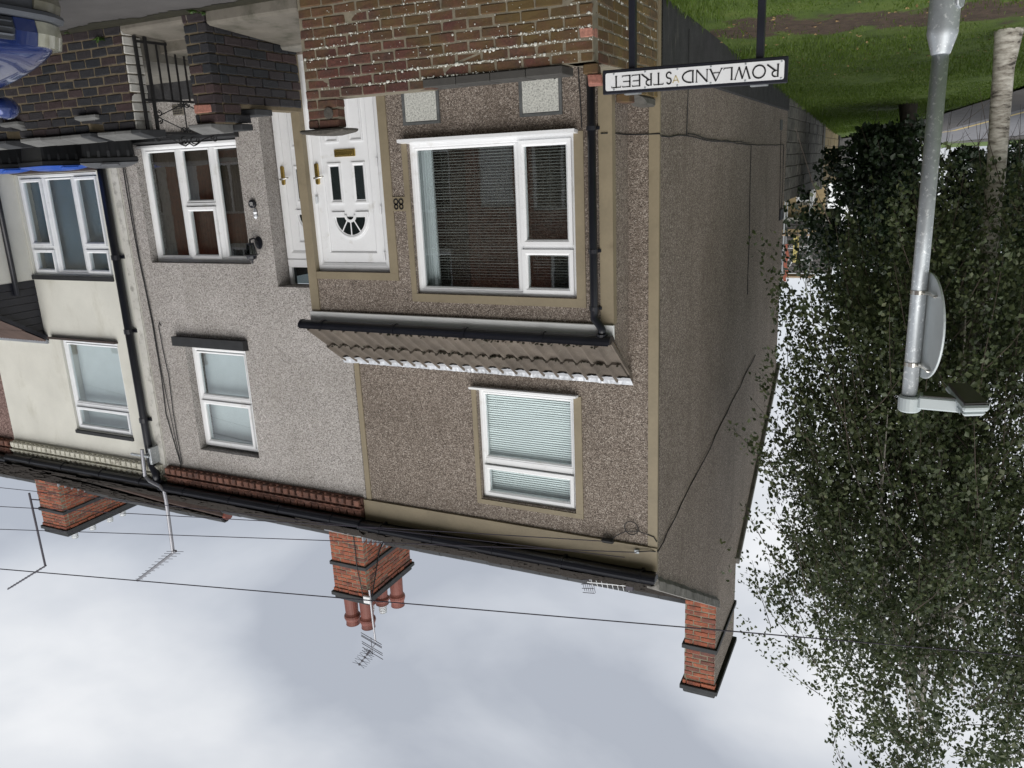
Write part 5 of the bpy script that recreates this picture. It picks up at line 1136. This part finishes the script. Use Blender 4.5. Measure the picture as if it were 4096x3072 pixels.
for z in (4.5, 6.1):
    for i in range(3): boxpart('board', 'timber', T, 1.05, 3.45, 25.55+i*.26, 25.79+i*.26, z+.04, z+.085)
MB().tube([(1.3, 25.58, 4.6), (2.2, 25.58, 6.2)], .028, 8).build('brace', 'scaffold', T); boxpart('toe_board', 'yellow_paint', T, 1.62, 1.82, 25.5, 25.53, 4.6, 5.6); 
nt_ = MB()
for i in range(9): z = 4.9+i*.16; nt_.add([(2.0+.05*math.sin(i*1.7), 25.5, z), (2.12+.05*math.sin(i*1.7), 25.5, z), (2.1+.05*math.sin((i+1)*1.7), 25.5, z+.16), (1.98+.05*math.sin((i+1)*1.7), 25.5, z+.16)], [(0, 1, 2, 3)])
nt_.build('netting', 'orange_net', T, fix=False)
HG = thing('hedge', (-12, 27, 1.35), 'dark hedge along the far side of the side road', 'hedge')
RW = thing('boundary_wall', (-11, 24.5, 1.3), 'low red brick wall across the side road, in front of the hedge', 'wall')
MB().box(-14, -6.2, 24.9, 25.1, 1.2, 1.84).build('mortar_core', 'mortar_tan', RW); brick_face(RW, 0, -14, -6.2, 24.88, -1, 1.3, 7, .24, .078, 'brick_pale', D=.08)

# ------------------------------------------------------------------ houses across the street, mirrored in the windows
for i, (x, mat, lab) in enumerate(((-3.4, 'brick_orange', 'brick terrace house across the street with white windows, opposite the street sign'), (.3, 'render_white', 'pale rendered terrace house across the street, opposite the end house'), (4., 'brick_orange', 'brick terrace house across the street, opposite the iron gate'), (7.7, 'brick_red', 'dark red terrace house across the street, opposite the cream house'), *[(11.4+3.7*k, 'brick_orange' if k % 2 else 'render_white', 'terrace house farther along across the street, mirrored in the front windows') for k in range(6)])):
    T = thing('opposite_house', (x+1.85, -13., .2), lab, 'house', 'terrace across the street')
    hs = [(x+.4, x+1.9, 1.1, 2.6), (x+.5, x+1.5, 3.6, 5.), (x+2.4, x+3.3, .35, 2.5)]
    w_ = MB().wall(-x-3.68, -x, .2, 5.4, 0, [(-b, -a, c, d) for a, b, c, d in hs], .2).build('front_wall', mat, T); w_.matrix_world = Matrix.Translation((0, -11.2, 0)) @ Matrix.Rotation(math.pi, 4, 'Z')
    for k, (a, b, c, d) in enumerate(hs):
        f = MB().ring(-b, -a, c, d, .07, .05, .1).build('window' if k < 2 else 'door', 'white_plastic', T); f.matrix_world = Matrix.Translation((0, -11.2, 0)) @ Matrix.Rotation(math.pi, 4, 'Z')
        p_ = boxpart('pane', 'glass_dark' if k < 2 else 'white_plastic', f, a+.06, b-.06, -11.29, -11.285, c+.06, d-.06); boxpart('curtain', 'curtain_pale', f, a+.02, b-.02, -11.45, -11.44, c+.02, d-.02)
        if k < 2: boxpart('mullion', 'white_plastic', f, (a+b)/2-.03, (a+b)/2+.03, -11.28, -11.24, c+.06, d-.06); boxpart('sill', 'render_white', f, a-.08, b+.08, -11.2, -11.1, c-.12, c-.01)
    MB().prism([(-11.05, 5.45), (-11.05, 5.35), (-14.5, 7.1), (-18, 5.35), (-18, 5.45), (-14.5, 7.25)], 0, x+.004, x+3.68).build('roof', 'slate', T)
    ch_ = MB().box(x+3.3, x+3.67, -15.1, -13.9, 6.5, 8.1).build('chimney', 'brick_orange', T)
    for q in (-14.8, -14.3): MB().lathe([(.12, 0), (.1, .3), (.13, .34), (.11, .45)], (x+3.48, q, 8.1), 12).build('chimney_pot', 'pot_clay', ch_)
PO = thing('street_lamp', (3.3, -10.2, .2), 'dark street lamp across the road, seen mirrored in the cream house window', 'street lamp')
MB().tube([(3.3, -10.2, .2), (3.3, -10.2, 6.6)], [.08, .06], 12).build('column', 'coping_dark', PO); MB().tube([(3.3, -10.2, 6.6), (3.3, -9.9, 6.75), (3.3, -9.4, 6.78)], [.05, .05, .09], 10).build('lamp_head', 'coping_dark', PO)

# ------------------------------------------------------------------ trees
def leaves_mesh(name, P, D, N, Ls, Ws, mat, parent):
    """one folded diamond per leaf: P centres, D pointing directions, N flat normals"""
    n = len(P); S = np.cross(D, N); S /= np.linalg.norm(S, axis=1)[:, None]+1e-9; N2 = np.cross(S, D)
    base = P; tip = P+D*Ls[:, None]; midp = P+D*(Ls*.42)[:, None]; up_ = N2*(Ws*.22)[:, None]
    V = np.stack([base, midp+S*(Ws*.5)[:, None]+up_, tip, midp-S*(Ws*.5)[:, None]+up_], 1).reshape(-1, 3)
    I = (np.arange(n)*4)[:, None]+np.array([[0, 1, 2, 0, 2, 3]]); I = I.reshape(-1)
    me = bpy.data.meshes.new(name); me.vertices.add(len(V)); me.vertices.foreach_set('co', V.ravel().astype(np.float32))
    me.loops.add(len(I)); me.loops.foreach_set('vertex_index', I.astype(np.int32)); me.polygons.add(2*n)
    me.polygons.foreach_set('loop_start', np.arange(0, 6*n, 3, dtype=np.int32)); me.polygons.foreach_set('loop_total', np.full(2*n, 3, dtype=np.int32))
    me.update(); me.validate(); me.materials.append(MATS[mat])
    o = bpy.data.objects.new(name, me); col.objects.link(o); o['kind'] = 'stuff'
    if parent is not None: o.parent = parent; o.matrix_parent_inverse = parent.matrix_world.inverted()
    return o
def unit(v): return v/(np.linalg.norm(v, axis=-1, keepdims=True)+1e-9)
def tree(name, label, base, trunk, tr, ells, n_tw, per, leaf, lmat, bark, limbs, droop, twl=(.35, .9), seed=1, twig_frac=.5, limb_mat=None, low=lambda P: 0., lu=.25):
    g = np.random.default_rng(seed); rr = random.Random(seed); T = thing(name, base, label, 'tree')
    MB().tube(trunk, tr, 14).build('trunk', bark, T, smooth=True)
    ends = []
    lm = MB(); tp = [Vector(q) for q in trunk]
    for i in range(limbs):
        u = lu+(1-lu)*i/limbs; k = u*(len(tp)-1); a = tp[int(k)].lerp(tp[min(int(k)+1, len(tp)-1)], k-int(k)); e_ = rr.choice(ells)
        c = Vector(e_[0]); rad = e_[1]; d = Vector((rr.gauss(0, 1), rr.gauss(0, 1), rr.gauss(0, .8))).normalized(); tgt = c+Vector((d.x*rad[0], d.y*rad[1], d.z*rad[2]))*rr.uniform(.5, .85)
        m1 = a.lerp(tgt, .4)+Vector((rr.gauss(0, .12), rr.gauss(0, .12), abs(rr.gauss(.35, .2)))); m2 = a.lerp(tgt, .75)+Vector((rr.gauss(0, .12), rr.gauss(0, .12), rr.gauss(.2, .1)))
        r0 = max(.016, tr[0]*rr.uniform(.22, .42)*(1-.5*u)); b_ = MB().tube([a, m1, m2, tgt], [r0, r0*.7, r0*.42, r0*.15], 7).build('limb', limb_mat or bark, T, smooth=True); ends += [m1, m2, tgt]
    # drooping twigs, denser towards the outside of the crown
    PP, DD, NN, LL, WW = [], [], [], [], []; tw = MB(); wts = np.array([e_[2] for e_ in ells], float); wts /= wts.sum()
    cl = []
    for i in range(max(40, n_tw//11)):                                # the crown is made of clumps with gaps between them
        e_ = ells[g.choice(len(ells), p=wts)]; d = g.normal(size=3); d /= np.linalg.norm(d); cl.append((np.array(e_[0])+d*np.array(e_[1])*g.uniform(.1, 1.)**.45, d))
    for i in range(n_tw):
        if g.random() < .8: c_, d = cl[g.integers(len(cl))]; p = c_+g.normal(0, 1, 3)*np.array([.30, .30, .24]); d = unit(d+g.normal(0, .4, 3))
        else: e_ = ells[g.choice(len(ells), p=wts)]; d = g.normal(size=3); d /= np.linalg.norm(d); p = np.array(e_[0])+d*np.array(e_[1])*g.uniform(.12, 1.)**.45
        out = unit(np.array([d[0], d[1], d[2]*.3])); dr = unit(out*g.uniform(.2, 1.)+np.array([g.normal(0, .35), g.normal(0, .35), -droop*g.uniform(.3, 1.4)])); l_ = g.uniform(*twl)
        bend = np.array([0, 0, -droop*.35*l_]); q = lambda u: p+dr*l_*u+bend*u*u
        if g.random() < twig_frac: tw.tube([q(0.), q(.5), q(1.)], [.006, .004, .002], 3, cap=False)
        n = int(per*g.uniform(.6, 1.4)); u = g.uniform(0, 1, n)
        pts = p+dr*l_*u[:, None]+bend*(u*u)[:, None]+g.normal(0, .05*leaf/.055, (n, 3))
        ld = unit(dr*.6+g.normal(0, .75, (n, 3))+np.array([0, 0, -.55*droop])); PP.append(pts); DD.append(ld); NN.append(unit(g.normal(0, 1, (n, 3))+np.array([0, 0, .6])))
        s_ = leaf*np.clip(g.normal(1, .22, n), .5, 1.6); LL.append(s_); WW.append(s_*g.uniform(.62, .82, n))
    P, D, N = (np.concatenate(q) for q in (PP, DD, NN)); LL, WW = np.concatenate(LL), np.concatenate(WW)
    k = P[:, 2] > low(P); P, D, N, LL, WW = P[k], D[k], N[k], LL[k], WW[k]
    leaves_mesh('crown', P, D, N, LL, WW, lmat, T)
    o = tw.build('twigs', 'twig', T, fix=False); o['kind'] = 'stuff'
    return T
BX, BYY = -2.80, 3.45
tree('birch_tree', 'tall silver birch with pale scarred trunk and hanging leaves beside the gable', (BX, BYY, .4),
     [(BX, BYY, .25), (BX+.0, BYY, .5), (BX+.01, BYY, .8), (BX-.005, BYY, 1.3), (BX-.03, BYY, 1.9), (BX-.05, BYY+.02, 3.), (BX+.05, BYY-.05, 4.6), (BX+.0, BYY, 6.2), (BX+.15, BYY, 7.8), (BX+.1, BYY, 9.3)],
     [.17, .128, .102, .10, .093, .086, .075, .058, .036, .012],
     [((-3.2, 2.9, 5.5), (2.15, 2.1, 3.2), 5), ((-3.0, 3., 7.5), (2.15, 2.2, 2.5), 4.4), ((-2.3, 2.2, 4.2), (1.25, 1.2, 1.8), 1.6), ((-3.6, 3.2, 4.1), (1.7, 1.5, 1.5), 1.5), ((-1.95, 2.4, 6.0), (1.05, 1.2, 1.2), 1.)],
     2750, 48, .054, 'leaf_birch', 'birch_bark', 38, 1.0, seed=5, limb_mat='branch_grey', low=lambda P: 1.72+.25*np.sin(P[:, 0]*5)*np.sin(P[:, 1]*4), lu=.55)
tree('dark_tree', 'dense dark green tree with low sweeping branches beyond the birch', (-1.84, 10.9, .74),
     [(-1.84, 10.9, .55), (-1.88, 10.9, 1.2), (-1.98, 10.95, 2.), (-2.1, 11., 3.4), (-2.2, 11., 5.2)], [.19, .125, .11, .08, .03],
     [((-2.5, 10.9, 3.3), (2.15, 1.9, 2.0), 5), ((-2.1, 10.8, 1.9), (1.5, 1.2, 1.0), 1.4), ((-1.55, 11.0, 4.0), (1.5, 1.2, 1.2), 1.4), ((-2.6, 11, 5.), (1.7, 1.5, 1.3), 1.6)],
     1150, 40, .10, 'leaf_dark', 'tree_bark', 14, .7, (.3, .8), 9, .3, low=lambda P: np.where(P[:, 0] < -2.25, 1.72, 1.0+.42*np.abs(P[:, 0]+1.7))+.1*np.sin(P[:, 0]*7))
tree('dark_tree', 'dark leafy tree standing farther off at the side road pavement', (-4.6, 12.6, .8),
     [(-4.6, 12.6, .6), (-4.6, 12.6, 2.), (-4.7, 12.6, 3.6), (-4.7, 12.6, 6.)], [.16, .12, .09, .03],
     [((-4.7, 12.6, 4.1), (2., 1.8, 2.3), 4), ((-5.6, 12.4, 5.2), (1.9, 1.7, 2.), 2)], 800, 38, .10, 'leaf_dark', 'tree_bark', 12, .6, (.3, .8), 10, .3, low=lambda P: 1.66+.12*np.sin(P[:, 0]*6))
g = np.random.default_rng(3); n = 16000                               # hedge leaves
P = np.stack([g.uniform(-15, -4.5, n), 26+g.normal(0, .35, n), 1.35+1.5*g.uniform(0, 1, n)**.7], 1)
leaves_mesh('foliage', P, unit(g.normal(0, 1, (n, 3))), unit(g.normal(0, 1, (n, 3))), np.full(n, .12), np.full(n, .09), 'leaf_dark', HG)

# ------------------------------------------------------------------ grass, litter
g = np.random.default_rng(11); n = 110000
Yp = -1.3+19*g.uniform(0, 1, n)**1.7; Xp = g.uniform(-1, 0, n)*(5.9-.2*Yp)-.03
from_path = np.abs(Xp*.12+Yp-1.95)
keep = (from_path > .75+.25*np.sin(Xp*5)*np.sin(Yp*4)+g.normal(0, .25, n)) | (g.random(n) < .10)
keep &= Xp > -(5.7-.24*Yp)
Xp, Yp = Xp[keep], Yp[keep]; n = len(Xp); Zp = np.array([gz(a, b) for a, b in zip(Xp, Yp)])-.012
hgt = g.uniform(.022, .05, n)*(1+.5*np.sin(Xp*1.7)*np.sin(Yp*1.3))+np.where((Xp > -.35) & (g.random(n) < .3), .06, 0)
P = np.stack([Xp, Yp, Zp], 1); D = unit(np.stack([g.normal(0, .35, n), g.normal(0, .35, n), np.ones(n)], 1)); N = unit(g.normal(0, 1, (n, 3))*np.array([1, 1, .1]))
o = leaves_mesh('grass', P, D, N, hgt, g.uniform(.005, .010, n)*(1+.06*np.clip(Yp, 0, 20)), 'leaf_grass', None); tag(o, 'short green lawn grass between the gable and the side road', 'grass')
n = 170; P = np.stack([g.uniform(-3.3, -.05, n), g.uniform(-.5, 6, n), np.zeros(n)], 1); P[:, 2] = [gz(a, b)+.012 for a, b in P[:, :2]]
o = leaves_mesh('fallen_leaves', P, unit(g.normal(0, 1, (n, 3))*np.array([1, 1, .15])), unit(np.array([0, 0, 1])+g.normal(0, .2, (n, 3))), g.uniform(.03, .06, n), g.uniform(.025, .04, n), 'leaf_litter', None); tag(o, 'dry fallen leaves scattered on the lawn', 'leaves')
